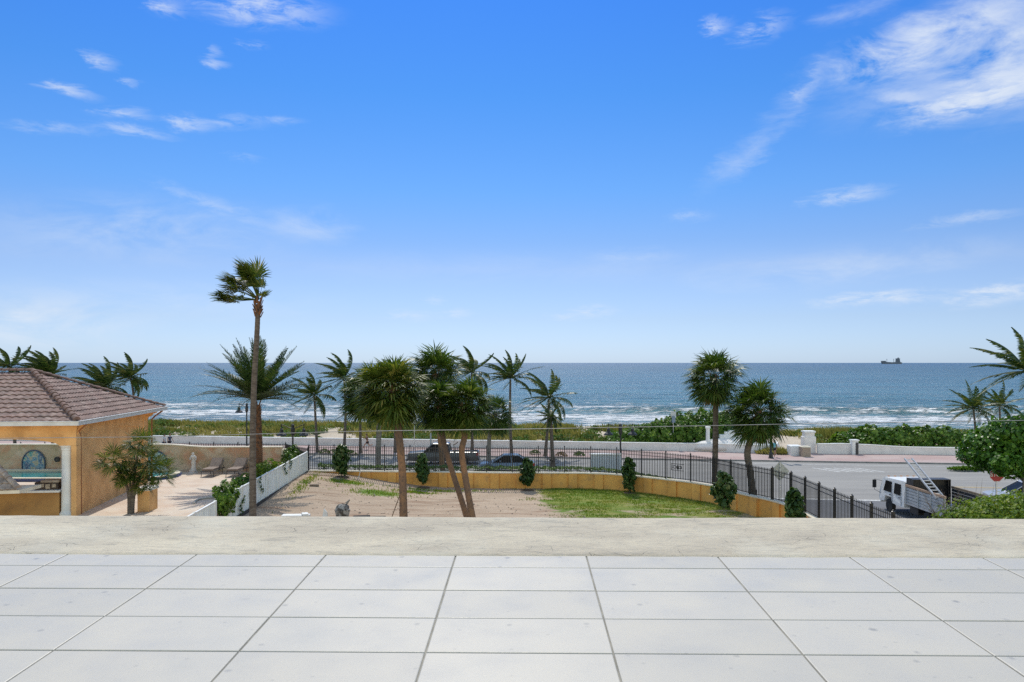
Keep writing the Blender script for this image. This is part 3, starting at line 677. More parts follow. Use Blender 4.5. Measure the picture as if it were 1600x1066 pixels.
# ------------------------------------------------------------------ white board fence along the boundary
def white_fence(name, label, pts, group=None):
    root = empty(name, pts[0][0], label, 'fence', group)
    for k, ((a, za, ha), (b, zb, hb)) in enumerate(zip(pts, pts[1:])):
        a = Vector(a); b = Vector(b); u = (b-a); L = u.length; u /= L; nrm = Vector((-u.y, u.x, 0))
        def Q(s_, o_, z_): p = a+u*s_+nrm*o_; return Vector((p.x, p.y, z_))
        def zt(s_): return lerp(ha, hb, s_/L)
        def zb_(s_): return lerp(za, zb, s_/L)
        mb = MB(); n = max(1, int(L/.16))
        for i in range(n):
            s0 = L*i/n+.014; s1 = L*(i+1)/n-.014; o0 = -.02 if i % 2 else -.004
            mb.ringed([[Q(s0,o0,zb_(s0)), Q(s1,o0,zb_(s1)), Q(s1,.02,zb_(s1)), Q(s0,.02,zb_(s0))], [Q(s0,o0,zt(s0)-.05), Q(s1,o0,zt(s1)-.05), Q(s1,.02,zt(s1)-.05), Q(s0,.02,zt(s0)-.05)]])
        mb.build('boards', M['fence_w'], root)
        mb = MB(); mb.ringed([[Q(s_,-.05,zt(s_)-.055), Q(s_,.05,zt(s_)-.055), Q(s_,.05,zt(s_)), Q(s_,-.05,zt(s_))] for s_ in (0, L)]); mb.build('top_rail', M['white_p'], root)
        mb = MB(); mb.ringed([[Q(s_,-.07,zb_(s_)-.3), Q(s_,-.02,zb_(s_)-.3), Q(s_,-.02,zb_(s_)+.08), Q(s_,-.07,zb_(s_)+.08)] for s_ in (0, L)]); mb.build('plinth', M['darkm'], root)
        for s_ in ((0, L) if k == len(pts)-2 else (0,)):
            p = Q(s_, 0, 0); mb = MB(); mb.box(p.x-.06, p.y-.06, zb_(s_)-.2, p.x+.06, p.y+.06, zt(s_)+.03); mb.build('post', M['white_p'], root)
    return root
pts = []
for t, (x, y) in [(i/7, (lerp(-14.48, -13.78, i/7), lerp(39.2, 51.6, i/7))) for i in range(8)]:
    pts.append(((x, y, 0), lerp(.84, 1.66, t), lerp(2.32, 3.03, t)))
white_fence('board_fence', 'long white board fence rising along the left side of the sandy yard', pts)
white_fence('board_fence', 'short white board fence at the edge of the pool terrace by the ledge', [((-14.05, 31.5, 0), .8, 2.30), ((-14.2, 34.3, 0), .8, 2.30), ((-14.38, 37.2, 0), .8, 2.30)])

# ------------------------------------------------------------------ low beach wall along the pavement
def beach_wall():
    w = empty('beach_wall', (0, wallBY(0), 0), 'long low white stucco wall between the pink pavement and the dunes, ending in a curved bay', 'wall')
    mb = MB(); X = frange(-85, 17.5, 2.5)
    mb.ringed([[(x, wallBY(x), -.2), (x, wallBY(x)+.3, -.2), (x, wallBY(x)+.3, .84), (x, wallBY(x), .84)] for x in X]); mb.build('wall', M['white_st'], w)
    mb = MB(); mb.ringed([[(x, wallBY(x)-.04, .842), (x, wallBY(x)+.36, .842), (x, wallBY(x)+.34, .91), (x, wallBY(x)-.02, .91)] for x in X]); mb.build('coping', M['white_p'], w)
    # curved bay ending the wall
    P = []
    for k in range(25):
        t = k/24; x = lerp(17.5, 26.3, t); y = wallBY(x)-.9*math.sin(min(1, t*1.25)*PI/2)**2
        if t > .8: y += (t-.8)**2*30
        z = .84+.05*math.sin(t*PI); P.append((x, y, z))
    P += [(26.9, 77.6, .9), (27.0, 78.8, .95)]
    mb = MB(); mb.ringed([[(x, y, -.2), (x, y+.3, -.2), (x, y+.3, z), (x, y, z)] for x, y, z in P]); mb.build('bay_wall', M['white_st'], w, smooth=False)
    mb = MB(); mb.ringed([[(x, y-.04, z+.002), (x, y+.34, z+.002), (x, y+.34, z+.07), (x, y-.04, z+.07)] for x, y, z in P]); mb.build('coping', M['white_p'], w)
    # swept mound of plaster behind the bay, then the stepped scroll
    mb = MB(); cx, cy = 22.6, 77.6
    mb.lathe((cx, cy, .3), [(4.6,0),(4.4,.45),(3.6,.75),(2.4,.98),(1.2,1.05),(.05,1.07)], 32, 1, .32); mb.build('mound', M['white_st'], w, smooth=True)
    mb = MB()
    for (x0, x1, z0, z1) in ((20.3,25.4,1.0,1.35),(21.0,24.6,1.35,1.75),(21.5,23.6,1.75,2.02),(21.9,23.0,2.02,2.18)): mb.box(x0, 77.4+z0*.1, z0-.02, x1, 78.2-z0*.1, z1-.002, ch=.05)
    mb.build('stepped_scroll', M['white_p'], w)
    mb = MB(); c = A(1106, 692, 77.2)
    mb.lathe((c.x, c.y, .9), [(.26,0),(.26,.12),(.2,.16),(.19,1.45),(.27,1.52),(.27,1.66),(.22,1.7)], 14); mb.build('pillar', M['white_p'], w)
beach_wall()
def beach_wall_right():
    w = empty('beach_wall', (40, wallBY(40), 0), 'white stucco beach wall right of the beach access, swooping down beside the hedge', 'wall')
    def top(x): return 1.12-.14*sstep(31.5, 34, x)+.10*math.sin(sstep(30, 37, x)*PI)-.12*sstep(35, 39, x)
    def fy(x): return wallBY(x)-.7*sstep(36.5, 30.5, x)
    X = frange(29.8, 90, .6)
    mb = MB(); mb.ringed([[(x, fy(x), -.2), (x, fy(x)+.3, -.2), (x, fy(x)+.3, top(x)-.07), (x, fy(x), top(x)-.07)] for x in X]); mb.build('wall', M['white_st'], w)
    mb = MB(); mb.ringed([[(x, fy(x)-.04, top(x)-.068), (x, fy(x)+.34, top(x)-.068), (x, fy(x)+.34, top(x)), (x, fy(x)-.04, top(x))] for x in X]); mb.build('coping', M['white_p'], w)
    a = A(1236, 710, 73.2); b_ = A(1254, 710, 73.2)
    mb = MB(); mb.box(a.x, 73.2, 0, b_.x, 74.4, 1.08, ch=.05); mb.build('end_block', M['white_p'], w)
    mb = MB(); c = A(1336, 711, 74.3); mb.box(c.x-.30, 74.2, 0, c.x+.3, 74.8, 1.45, ch=.03); mb.box(c.x-.36, 74.14, 1.448, c.x+.36, 74.86, 1.55); mb.build('pier', M['white_p'], w)
    mb = MB(); mb.box(c.x+.02, 74.15, .1, c.x+.27, 74.198, 1.3); mb.build('pier_plate', M['darkm'], w)
    t = empty('litter_bin', (A(1260, 714, 72.8).x, 72.6, .13), 'square tan stone litter bin against the white wall end by the beach access', 'bin')
    x0 = A(1253.5, 710, 72.4).x; x1 = A(1267, 710, 72.4).x
    mb = MB(); mb.box(x0, 72.4, .13, x1, 73.15, 1.0, ch=.03); mb.build('body', pm('tan_aggregate', (.42,.33,.25), (.32,.25,.19), 9, .95, bump=.01), t)
    mb = MB(); mb.box(x0-.03, 72.37, 1.002, x1+.03, 73.18, 1.09, ch=.02); mb.box(x0+.15, 72.55, 1.085, x1-.15, 73.0, 1.12); mb.build('lid', M['cream'], t)
    s = empty('entrance_monument', (A(1264, 700, 75.5).x, 75.5, 0), 'pale stepped monument block beside the beach access, behind the tan bin', 'monument')
    x0 = A(1255, 700, 75.5).x; x1 = A(1274, 700, 75.5).x
    mb = MB(); mb.box(x0, 75.3, 0, x1, 76.2, 1.75, ch=.04); mb.box(x0+.12, 75.35, 1.748, x1-.12, 76.15, 2.15, ch=.04); mb.build('body', M['white_st'], s)
    mb = MB(); mb.box(x0+.05, 75.26, 2.148, x1-.05, 76.24, 2.3); mb.build('cap', M['white_p'], s)
beach_wall_right()
b_ = empty('low_masonry_wall', (9.5, 60, 0), 'pale blue-grey low masonry box wall behind the iron fence near the street lamp', 'low wall')
mb = MB(); x0 = A(923, 720, 60).x; x1 = A(971, 720, 60).x; mb.box(x0, 60, 0, x1, 60.5, 1.78, ch=.03); mb.build('body', pm('pale_grey_paint', (.52,.56,.60), (.46,.50,.54), 2, .8), b_)
mb = MB(); mb.box(x0-.04, 59.95, 1.782, x1+.04, 60.55, 1.88); mb.build('coping', M['white_p'], b_)
# utility cable
mb = MB(); P = [(-160,687.5),(0,685),(270,682),(540,674.5),(820,670.5),(1120,665),(1250,662.5),(1600,657),(1750,655)]
pts = [A(x, y, 27+(.5*math.sin(i))) for i, (x, y) in enumerate(P)]; mb.tube(catmull(pts, 6), .011, 6)
tag(mb.build('overhead_cable', pm('cable_sheath', (.30,.31,.32), (.2,.2,.2), 2, .5), org=pts[1]), 'thin grey overhead cable strung across the whole view', 'cable')
# ------------------------------------------------------------------ plants
M['trunk'] = pm('palm_bark', (.15,.12,.095), (.08,.062,.048), 3, .95, stretch=(1,1,3.5), bump=.03, bscale=9, c3=(.22,.19,.16), s3=5, f3=.6)
M['trunk_g'] = pm('grey_palm_bark', (.27,.25,.22), (.17,.15,.13), 3, .95, stretch=(1,1,4), bump=.02, bscale=10)
M['trunk_o'] = pm('sabal_bark', (.27,.15,.08), (.12,.085,.065), .55, .95, stretch=(1,1,.8), bump=.03, bscale=14, c3=(.08,.06,.05), s3=9, f3=.7, lo=.42, hi=.58)
M['boot'] = pm('old_leaf_bases', (.22,.10,.045), (.07,.045,.03), 5, .95)
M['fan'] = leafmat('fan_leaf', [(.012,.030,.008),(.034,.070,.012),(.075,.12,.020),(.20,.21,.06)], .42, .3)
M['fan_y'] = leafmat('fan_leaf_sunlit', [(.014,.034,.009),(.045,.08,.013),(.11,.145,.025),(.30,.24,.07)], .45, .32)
M['date'] = leafmat('date_leaf', [(.012,.026,.009),(.026,.055,.014),(.05,.085,.025),(.13,.13,.05)], .45, .2)
M['coco'] = leafmat('coconut_leaf', [(.010,.026,.009),(.028,.058,.013),(.065,.10,.022),(.24,.20,.06)], .42, .25)
M['grape'] = leafmat('sea_grape_leaf', [(.015,.045,.008),(.04,.11,.013),(.085,.19,.02),(.18,.29,.04)], .35, .3)
M['hedge'] = leafmat('hedge_leaf', [(.018,.05,.009),(.06,.13,.016),(.13,.22,.03),(.23,.29,.07)], .4, .3)
M['shrub'] = leafmat('light_shrub_leaf', [(.03,.07,.01),(.09,.16,.015),(.19,.26,.025),(.34,.34,.05)], .5, .35)
M['dark'] = leafmat('dark_glossy_leaf', [(.012,.032,.010),(.03,.07,.018),(.07,.125,.03),(.18,.21,.09)], .3, .25)
M['deadf'] = leafmat('dry_frond', [(.10,.06,.03),(.20,.13,.06),(.33,.24,.12)], .8, .15)
WIND = Vector((-1, .12, .02))

def frond(mb, p, az, el, L, droop=.5, wind=.5, n=26, ll=.5, lw=.05, stem=.03, vee=.35, hang=.4, r=rnd, start=.12):
    d = Vector((math.cos(el)*math.cos(az), math.cos(el)*math.sin(az), math.sin(el))); N = 12; pts = [p.copy()]; st = L/N; ds = [d.copy()]
    for k in range(N):
        d = (d+Vector((0, 0, -1))*droop*(.25+k/N)/N*1.6+WIND*wind*(.3+k/N)/N*1.5).normalized(); pts.append(pts[-1]+d*st); ds.append(d.copy())
    mb.tube(pts, [stem*(1-.85*k/N) for k in range(N+1)], 3, False)
    for k in range(n):
        t = start+(1-start)*(k+.5)/n; f = t*N; i = min(int(f), N-1); q = pts[i].lerp(pts[i+1], f-i); tg = ds[min(i+1, N)]
        side = tg.cross(Vector((0, 0, 1)));
        if side.length < .05: side = Vector((0, 1, 0))
        side.normalize(); up = side.cross(tg).normalized()
        prof = ll*(.35+.65*math.sin(PI*min(1, (t+.12)*.92)))*(1 if t < .85 else 1-.45*(t-.85)/.15)
        for s in (-1, 1):
            a = (side*s+tg*(.55+.5*t)+up*vee).normalized()
            a = (a+WIND*wind*.75+Vector((0, 0, -1))*hang*r.uniform(.5, 1.2)+Vector((r.uniform(-1,1), r.uniform(-1,1), r.uniform(-1,1)))*.13).normalized()
            l = prof*r.uniform(.82, 1.12); b1 = q+a*l*.5; a2 = (a+Vector((0, 0, -1))*hang*.6+WIND*wind*.4).normalized(); b2 = b1+a2*l*.5
            w = (tg+up*.25).normalized()*lw*.5
            i0 = len(mb.v); mb.v += [q-w*.6, q+w*.6, b1+w, b1-w, b2]; mb.f += [(i0, i0+1, i0+2, i0+3), (i0+3, i0+2, i0+4)]
def fan(mb, p, az, el, Lp, Rb, wind=0.0, droop=.35, n=22, r=rnd, spread=125, fold=.35, cup=.0, hang=.35):
    d = Vector((math.cos(el)*math.cos(az), math.cos(el)*math.sin(az), math.sin(el))); pts = [p.copy()]
    for k in range(5):
        d = (d+Vector((0, 0, -1))*droop*.13+WIND*wind*.13).normalized(); pts.append(pts[-1]+d*Lp/5)
    mb.tube(pts, [.022, .018, .016, .014, .012, .012], 3, False)
    q = pts[-1]; side = d.cross(Vector((0, 0, 1)))
    if side.length < .05: side = Vector((0, 1, 0))
    side.normalize(); up = side.cross(d).normalized(); roll = r.uniform(-.5, .5)
    side, up = side*math.cos(roll)+up*math.sin(roll), up*math.cos(roll)-side*math.sin(roll)
    for k in range(n):
        a = R(lerp(-spread, spread, (k+.5)/n)); l = Rb*(.62+.38*math.cos(a*.62))*r.uniform(.88, 1.08)
        dr = (d*math.cos(a)+side*math.sin(a)+up*(abs(math.sin(a))*fold+cup)); dr = (dr.normalized()+WIND*wind*.9).normalized()
        dr = (dr+Vector((r.uniform(-1,1), r.uniform(-1,1), r.uniform(-1,1)))*.05).normalized()
        w = dr.cross(up);
        if w.length < .05: w = side
        w = w.normalized()*(Rb*.030+.008)
        m_ = q+dr*l*.55; d2 = (dr+Vector((0, 0, -1))*hang*r.uniform(.5, 1.5)+WIND*wind*.5).normalized(); tip = m_+d2*l*.45
        i0 = len(mb.v); fz = up*Rb*.02
        mb.v += [q, m_-w, m_+w, tip]; mb.f += [(i0, i0+1, i0+2), (i0+1, i0+3, i0+2)]
def trunk_mesh(pts, r0, r1, ringh=.16, amp=.06, n=10, flare=1.25, seed=0):
    P = catmull([Vector(p) for p in pts], 10); P = resample(P, ringh/2); mb = MB(); rs = []
    for k in range(len(P)):
        t = k/max(1, len(P)-1); rr = lerp(r0, r1, t)*(1+(flare-1)*math.exp(-t*len(P)*ringh/2/.5)); rs.append(rr*(1+(amp if k % 2 else -amp*.3)+.04*nz(k*.3, seed)))
    mb.tube(P, rs, n); return mb
def boots(mb, top, r, z0, n, r_=rnd, l=.35):
    for k in range(n):
        a = k*2.4; z = top.z-z0*(k/n); c = Vector((top.x, top.y, z)); o = Vector((math.cos(a), math.sin(a), 0)); s = Vector((-o.y, o.x, 0))
        b = c+o*r*.8; e = b+o*l*.45+Vector((0, 0, l*r_.uniform(.5, 1))); mb.prism([b-s*.07-Vector((0,0,.1)), b+s*.07-Vector((0,0,.1)), e+s*.025, e-s*.025], o*-.015, o*.02)
def dirs(n, el_lo, el_hi, r):
    for k in range(n):
        t = (k+.5)/n; z = lerp(math.sin(el_lo), math.sin(el_hi), t); yield k*2.39996+r.uniform(-.2, .2), math.asin(max(-1, min(1, z)))+r.uniform(-.12, .12), t

def palm_root(name, base, label, group): return empty(name, base, label, 'palm tree', group)
def sabal(trk, D, zb, tw, label, group, Rc, seed, n=44, wind=.12, mat='fan', barkmat='trunk_o', zsq=1.0, crown_off=(0, 0), name='cabbage_palm', bootn=16, nseg=26):
    """trk: pixels of the trunk from the crown down to its lowest visible point; Rc crown radius in metres"""
    r = random.Random(seed); P = [A(x, y, D) for x, y in trk][::-1]
    e = P[0]-P[1] if len(P) > 1 else Vector((0, 0, -1)); e = e/abs(e.z)
    base = P[0]+e*max(0, P[0].z-zb); base.z = zb; pts = ([base] if P[0].z-zb > .15 else [])+P
    if len(pts) == len(P): pts[0].z = zb
    root = palm_root(name, base, label, group); top = pts[-1]
    trunk_mesh(pts+[top+Vector((0, 0, .35))], tw/2*1.05, tw/2*.92, seed=seed).build('trunk', M[barkmat], root, smooth=True)
    mb = MB(); boots(mb, top+Vector((0, 0, .3)), tw/2, .9, bootn, r); mb.build('leaf_bases', M['boot'], root)
    mb = MB(); c = top+Vector((crown_off[0], crown_off[1], .35))
    for az, el, t in dirs(n, R(-58), R(86), r):
        k = Rc*r.uniform(.82, 1.12); Lp = k*.46; Rb = k*.50
        fan(mb, c+Vector((0, 0, -.35*(1-t))), az, el, Lp*(1 if el < .8 else .85)*zsq, Rb, wind*1.4, .5*(1.1-t)+.15, nseg, r, 140, .42, 0, .6)
    mb.build('crown', M[mat], root)
    mb = MB()
    for k in range(5): fan(mb, c+Vector((0, 0, -.35)), k*1.3+seed, R(-70), Rc*.35, Rc*.42, wind, .5, 12, r, 70, .2, 0, .3)
    mb.build('dry_fronds', M['deadf'], root)
    return root
GS = 'cabbage palms in the sandy yard'
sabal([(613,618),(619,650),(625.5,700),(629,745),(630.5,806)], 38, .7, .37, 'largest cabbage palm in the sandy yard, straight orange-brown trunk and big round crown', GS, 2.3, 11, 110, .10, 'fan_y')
sabal([(688,640),(690,672),(697,705),(706,735),(729,806)], 40, .7, .28, 'cabbage palm with a thin dark trunk leaning left, between two straighter palms', GS, 1.75, 12, 84, .10)
sabal([(722,640),(726,680),(721.5,705),(727,745),(737.5,806)], 39, .7, .31, 'cabbage palm with a kinked reddish trunk, just right of the leaning one', GS, 1.8, 13, 90, .10, crown_off=(.28, -.1))
sabal([(773,652),(765,680),(764,718)], 66, 0, .34, 'small round cabbage palm with pale slim trunk in the verge behind the black fence', 'palms along the street verge', 2.35, 14, 60, .10, barkmat='trunk_g')
sabal([(680,590),(684,640),(689,700)], 58, 0, .40, 'tall full cabbage palm rising behind the leaning yard palms', 'palms along the street verge', 2.75, 15, 80, .12)
sabal([(572,618),(577,640),(591,655),(591,708)], 62, 0, .42, 'cabbage palm with a pale grey trunk just left of the largest yard palm', 'palms along the street verge', 2.9, 16, 66, .15, barkmat='trunk_g', name='cabbage_palm')
sabal([(1116,597),(1118,620),(1118,680),(1116.5,756)], 48, 0, .36, 'tall cabbage palm with a straight trunk behind the curved fence near the diamond sign', 'pair of palms outside the curved fence', 2.3, 17, 66, .10, barkmat='trunk')
sabal([(1185,650),(1178,672),(1168,705),(1171,730),(1176.5,769)], 45, 0, .40, 'shorter cabbage palm with a bent trunk and wide drooping crown behind the curved fence', 'pair of palms outside the curved fence', 2.4, 18, 74, .12, barkmat='trunk')

# tall wind-blown fan palm
def washingtonia():
    r = random.Random(5); D = 36; P = [A(403, 474, D), A(402.5, 500, D), A(400.5, 540, D), A(397, 600, D), A(395, 680, D), A(395, 806, D)][::-1]
    base = P[0].copy(); base.z = .75; root = palm_root('fan_palm', base, 'very tall slender fan palm with its crown blown to the left against the sky', None)
    trunk_mesh([base]+P,   .17, .11, .2, .04, 12, 1.15, 3).build('trunk', M['trunk'], root, smooth=True)
    top = P[-1]; mb = MB(); boots(mb, top+Vector((0, 0, .15)), .13, .75, 22, r, .3); mb.build('leaf_bases', M['boot'], root)
    mb = MB(); c = top+Vector((0, 0, .15))
    # (angle in degrees from right, petiole, blade, sideways)
    LV = []
    for k in range(11): LV.append((r.uniform(163, 179), r.uniform(1.2, 1.65), .72, r.uniform(-.35, .35)))
    for k in range(15): LV.append((r.uniform(122, 146), r.uniform(.9, 1.4), .85, r.uniform(-.5, .5)))
    for k in range(15): LV.append((r.uniform(84, 104), r.uniform(1.0, 1.6), .85, r.uniform(-.4, .4)))
    for k in range(6): LV.append((r.uniform(60, 95), r.uniform(.5, .8), .6, r.uniform(-.6, .6)))
    LV += [(38, .42, .45, .1), (30, .3, .4, -.3), (50, .3, .5, .4), (178, 1.1, .7, .2), (170, .6, .6, -.6)]
    for ang, Lp, Rb, sy in LV:
        a = R(ang); v = Vector((math.cos(a), sy, math.sin(a))).normalized()
        fan(mb, c, math.atan2(v.y, v.x), math.asin(v.z), Lp, Rb*r.uniform(.9, 1.15), .42 if ang > 60 else .05, .22, 22, r, 100, .25, .1, .22)
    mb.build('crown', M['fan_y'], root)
washingtonia()

# date palm in the garden strip
def date_palm():
    r = random.Random(9); D = 48; top = A(401, 632, D); base = A(404, 740, D); base.z = 1.5
    root = palm_root('date_palm', base, 'wide date palm with long stiff fronds behind the tall slender trunk', None)
    trunk_mesh([base, A(404, 690, D), top], .24, .22, .13, .16, 10, 1.1, 8).build('trunk', M['boot'], root, smooth=False)
    mb = MB(); boots(mb, top+Vector((0, 0, .1)), .2, 1.6, 40, r, .35); mb.build('leaf_bases', M['boot'], root)
    mb = MB(); c = top+Vector((0, 0, .25))
    for az, el, t in dirs(64, R(4), R(84), r):
        frond(mb, c, az, el+.08, 4.1*r.uniform(.88, 1.06), .52*(1.2-t), .16, 46, .60, .065, .035, .45, .10, r, .16)
    mb.build('crown', M['date'], root)
date_palm()

def coco(crown, foot, D, label, group, L=2.6, n=20, wind=.75, seed=1, mid=None, tw=.24, zb=0, mat='coco', els=(-35, 80), name='coconut_palm', ll=.62, bark='trunk'):
    r = random.Random(seed*31+3); top = A(*crown, D); base = A(*foot, D)
    base.z = zb; pts = [base]+([A(*mid, D)] if mid else [])+[top]
    root = palm_root(name, base, label, group)
    trunk_mesh(pts, tw/2*1.25, tw/2*.8, .18, .04, 8, 1.5, seed).build('trunk', M[bark], root, smooth=True)
    mb = MB()
    for az, el, t in dirs(int(n*1.25), R(els[0]), R(els[1]), r):
        frond(mb, top+Vector((0, 0, .05)), az, el, L*1.12*r.uniform(.85, 1.08), .75*(1.15-t)+.15, wind*1.7, 30, ll, .10, .035, .1, .38, r)
    mb.build('crown', M[mat], root); return root
GC = 'coconut palms along the beach pavement'
coco((491,618), (496,708), 76, 'coconut palm right of the two-armed street lamp, fronds blown left', GC, 2.5, 18, .7, 1)
coco((537.5,592), (537.5,703), 75, 'tall coconut palm behind the first young shrub on the left of the wall', GC, 2.9, 20, .8, 2, (540,640))
coco((563,640), (563,708), 75.5, 'short coconut palm with a straight dark trunk beside the runner', GC, 2.3, 16, .6, 3)
coco((618,600), (617.5,710), 76, 'coconut palm almost hidden behind the largest yard palm', GC, 2.4, 16, .7, 4)
coco((691,600), (691.5,700), 77, 'coconut palm with a thin dark trunk seen between the leaning yard palms', GC, 2.2, 14, .7, 5)
coco((737,582), (738,706), 76, 'coconut palm whose blown crown shows above the kinked yard palm', GC, 2.9, 18, .75, 6)
coco((797.5,592), (799.5,711), 74.5, 'tall slim coconut palm standing clear, right of the round cabbage palms', GC, 3.0, 22, .5, 7, (797,650), els=(-5, 85), ll=.5)
coco((857.5,622), (851.5,713), 73, 'mid height coconut palm with swept fronds by the scroll emblem of the fence', GC, 2.9, 19, .55, 8, (856,665))
coco((860.5,652), (864,729), 66, 'short scruffy palm with a few drooping fronds beside the swept coconut palm', 'palms along the street verge', 1.5, 12, .35, 9, tw=.3, els=(-60, 60), ll=.35)
coco((1521,639), (1526,690), 90, 'coconut palm on the beach beyond the right hedge', 'coconut palms on the beach at right', 3.1, 20, .25, 10, els=(-25, 80))
coco((1562,635), (1563,684), 96, 'smaller coconut palm half behind the sea grape tree', 'coconut palms on the beach at right', 2.9, 18, .4, 11, els=(-25, 75))
coco((1604,582), (1600,760), 42, 'coconut palm at the right edge with long tattered fronds and a pale stem', None, 2.6, 15, .45, 12, tw=.2, els=(-20, 70), ll=.5, bark='trunk_g')
coco((74,588), (84,700), 74, 'bushy blown coconut palm behind the tiled roof near the left edge', GC, 3.0, 44, 1.1, 13, els=(-10, 85), ll=.75)
coco((15,575), (25,700), 72, 'coconut palm at the far left edge, only its frond tips above the roof', GC, 2.7, 16, .9, 14)
coco((163,606), (166,702), 77, 'low coconut palm half hidden by the roof slope', GC, 3.0, 34, .9, 15, els=(-15, 80), ll=.7)
coco((204,590), (209,704), 76, 'coconut palm standing just right of the low one above the roof slope', GC, 2.4, 24, .85, 16, (209,625), els=(-30, 75), ll=.6)

# clump palm by the pavilion
def clump():
    base = A(205, 803, 38.2); base.z = TZ; root = palm_root('thatch_palm', base, 'bushy several-stemmed fan palm against the orange pavilion wall', None); r = random.Random(21)
    heads = [((203,742),(203,803),.85),((232,722),(207,803),1.0),((178,722),(202,803),.95),((218,694),(206,803),.9),((251,738),(209,803),.9),((192,748),(204,803),.7),((226,757),(208,803),.75)]
    mbc = MB()
    for i, (h, f, rc) in enumerate(heads):
        D = 38.0+.4*math.sin(i*2.1); top = A(*h, D); b = A(*f, 38.2); b.z = TZ
        if i < 4: trunk_mesh([b, Vector((lerp(b.x, top.x, .22), b.y, lerp(b.z, top.z, .5))), top], .075, .055, .12, .1, 7, 1.2, i).build('trunk', M['trunk'], root, smooth=True)
        for az, el, t in dirs(15, R(-45), R(84), r): fan(mbc, top, az, el, rc*.50, rc*.72, .05, .3, 18, r, 130, .25, 0, .3)
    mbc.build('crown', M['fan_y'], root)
clump()

# ------------------------------------------------------------------ broad-leaved plants
def leaf(mb, p, nrm, s, r, k=1.25):
    nrm = (nrm+Vector((r.uniform(-1,1), r.uniform(-1,1), r.uniform(-1,1)))*.8).normalized()
    a = nrm.cross(Vector((r.uniform(-1,1), r.uniform(-1,1), r.uniform(-1,1))))
    if a.length < .01: return
    a.normalize(); b = nrm.cross(a); i = len(mb.v); a *= s*k*.5; b *= s*.5; c = nrm*s*.10
    mb.v += [p-a, p-a*.35-b+c, p+a*.4-b*.85+c, p+a, p+a*.4+b*.85+c, p-a*.35+b+c]; mb.f += [(i, i+1, i+2, i+3), (i, i+3, i+4, i+5)]
def blob_leaves(mb, c, rad, n, s, r, rough=.25, fr=1.1, zmin=None, inner=.35, k=1.25, fill=.3):
    for _ in range(n):
        d = Vector((r.gauss(0,1), r.gauss(0,1), r.gauss(0,1))).normalized()
        f = 1+rough*2*nz(d.x*fr*2+c.x, d.y*fr*2+c.y, d.z*fr*2+c.z)+.1*nz(d.x*6, d.y*6+c.x, d.z*6)
        q = f*(1 if r.random() > fill else r.uniform(inner, 1))*r.uniform(.94, 1.05)
        p = Vector((c.x+d.x*rad[0]*q, c.y+d.y*rad[1]*q, c.z+d.z*rad[2]*q))
        if zmin is not None and p.z < zmin: continue
        leaf(mb, p, (d+Vector((0, 0, .35))), s*r.uniform(.7, 1.25), r, k)
def ribbon_hedge(name, label, X, fy, depth, zb, ztop, mat, s, dens, seed, cat='hedge', group=None, kind=None, fill=.25, k=1.25, rough=.18):
    r = random.Random(seed); mb = MB(); x0, x1 = X; area = (x1-x0)*(depth+2.2*(ztop((x0+x1)/2)-zb)); n = int(area*dens)
    for _ in range(n):
        x = r.uniform(x0, x1); h = (ztop(x)-zb)*(1+rough*(nz(x*.9, 4)+.8*nz(x*2.6, 8))); ex = min(1, min(x-x0, x1-x)/(.6*h+.01)); h *= math.sqrt(max(.02, ex*(2-ex)))
        a = r.uniform(-.15, PI+.15)                               # around the arch of the cross section
        q = (1 if r.random() > fill else r.uniform(.3, 1))*(1+.22*nz(x*1.3, a*2, 3)+.10*nz(x*4, a*5, 7))*r.uniform(.95, 1.05)
        cy = math.cos(a); sz = max(0, math.sin(a))**.6
        p = Vector((x, fy(x)+depth/2-cy*depth/2*q, zb+h*sz*q))
        leaf(mb, p, Vector((r.uniform(-.2,.2), -cy, math.sin(a)+.2)), s*r.uniform(.7, 1.25), r, k)
    o = mb.build(name, M[mat], org=((x0+x1)/2, fy((x0+x1)/2)+depth/2, zb)); tag(o, label, cat, group)
    if kind: o['kind'] = kind; 
    return o
tl = lambda pts: (lambda x: next((lerp(a[1], b[1], (x-a[0])/(b[0]-a[0])) for a, b in zip(pts, pts[1:]) if a[0] <= x <= b[0]), pts[0][1] if x < pts[0][0] else pts[-1][1]))
# sea grape hedge left of the beach access (x from photo 945..1170)
xx = lambda px, D: (px-800)*D/F
ribbon_hedge('sea_grape_hedge', 'tall dark sea grape hedge behind the beach wall left of the beach access', (xx(945, 84), xx(1178, 82)), lambda x: wallBY(x)+1.2, 5.5, .1,
    tl([(10,1.2),(14,2.3),(17,3.1),(20,3.7),(23,3.5),(26,2.6)]), 'hedge', .26, 62, 31)
ribbon_hedge('sea_grape_hedge', 'long lower sea grape hedge behind the beach wall right of the beach access', (xx(1293, 80), xx(1680, 76)), lambda x: wallBY(x)+1.2, 4.0, .1,
    tl([(34,1.9),(36,2.35),(43,2.3),(47,1.8),(52,1.6),(60,1.7)]), 'hedge', .26, 62, 32)
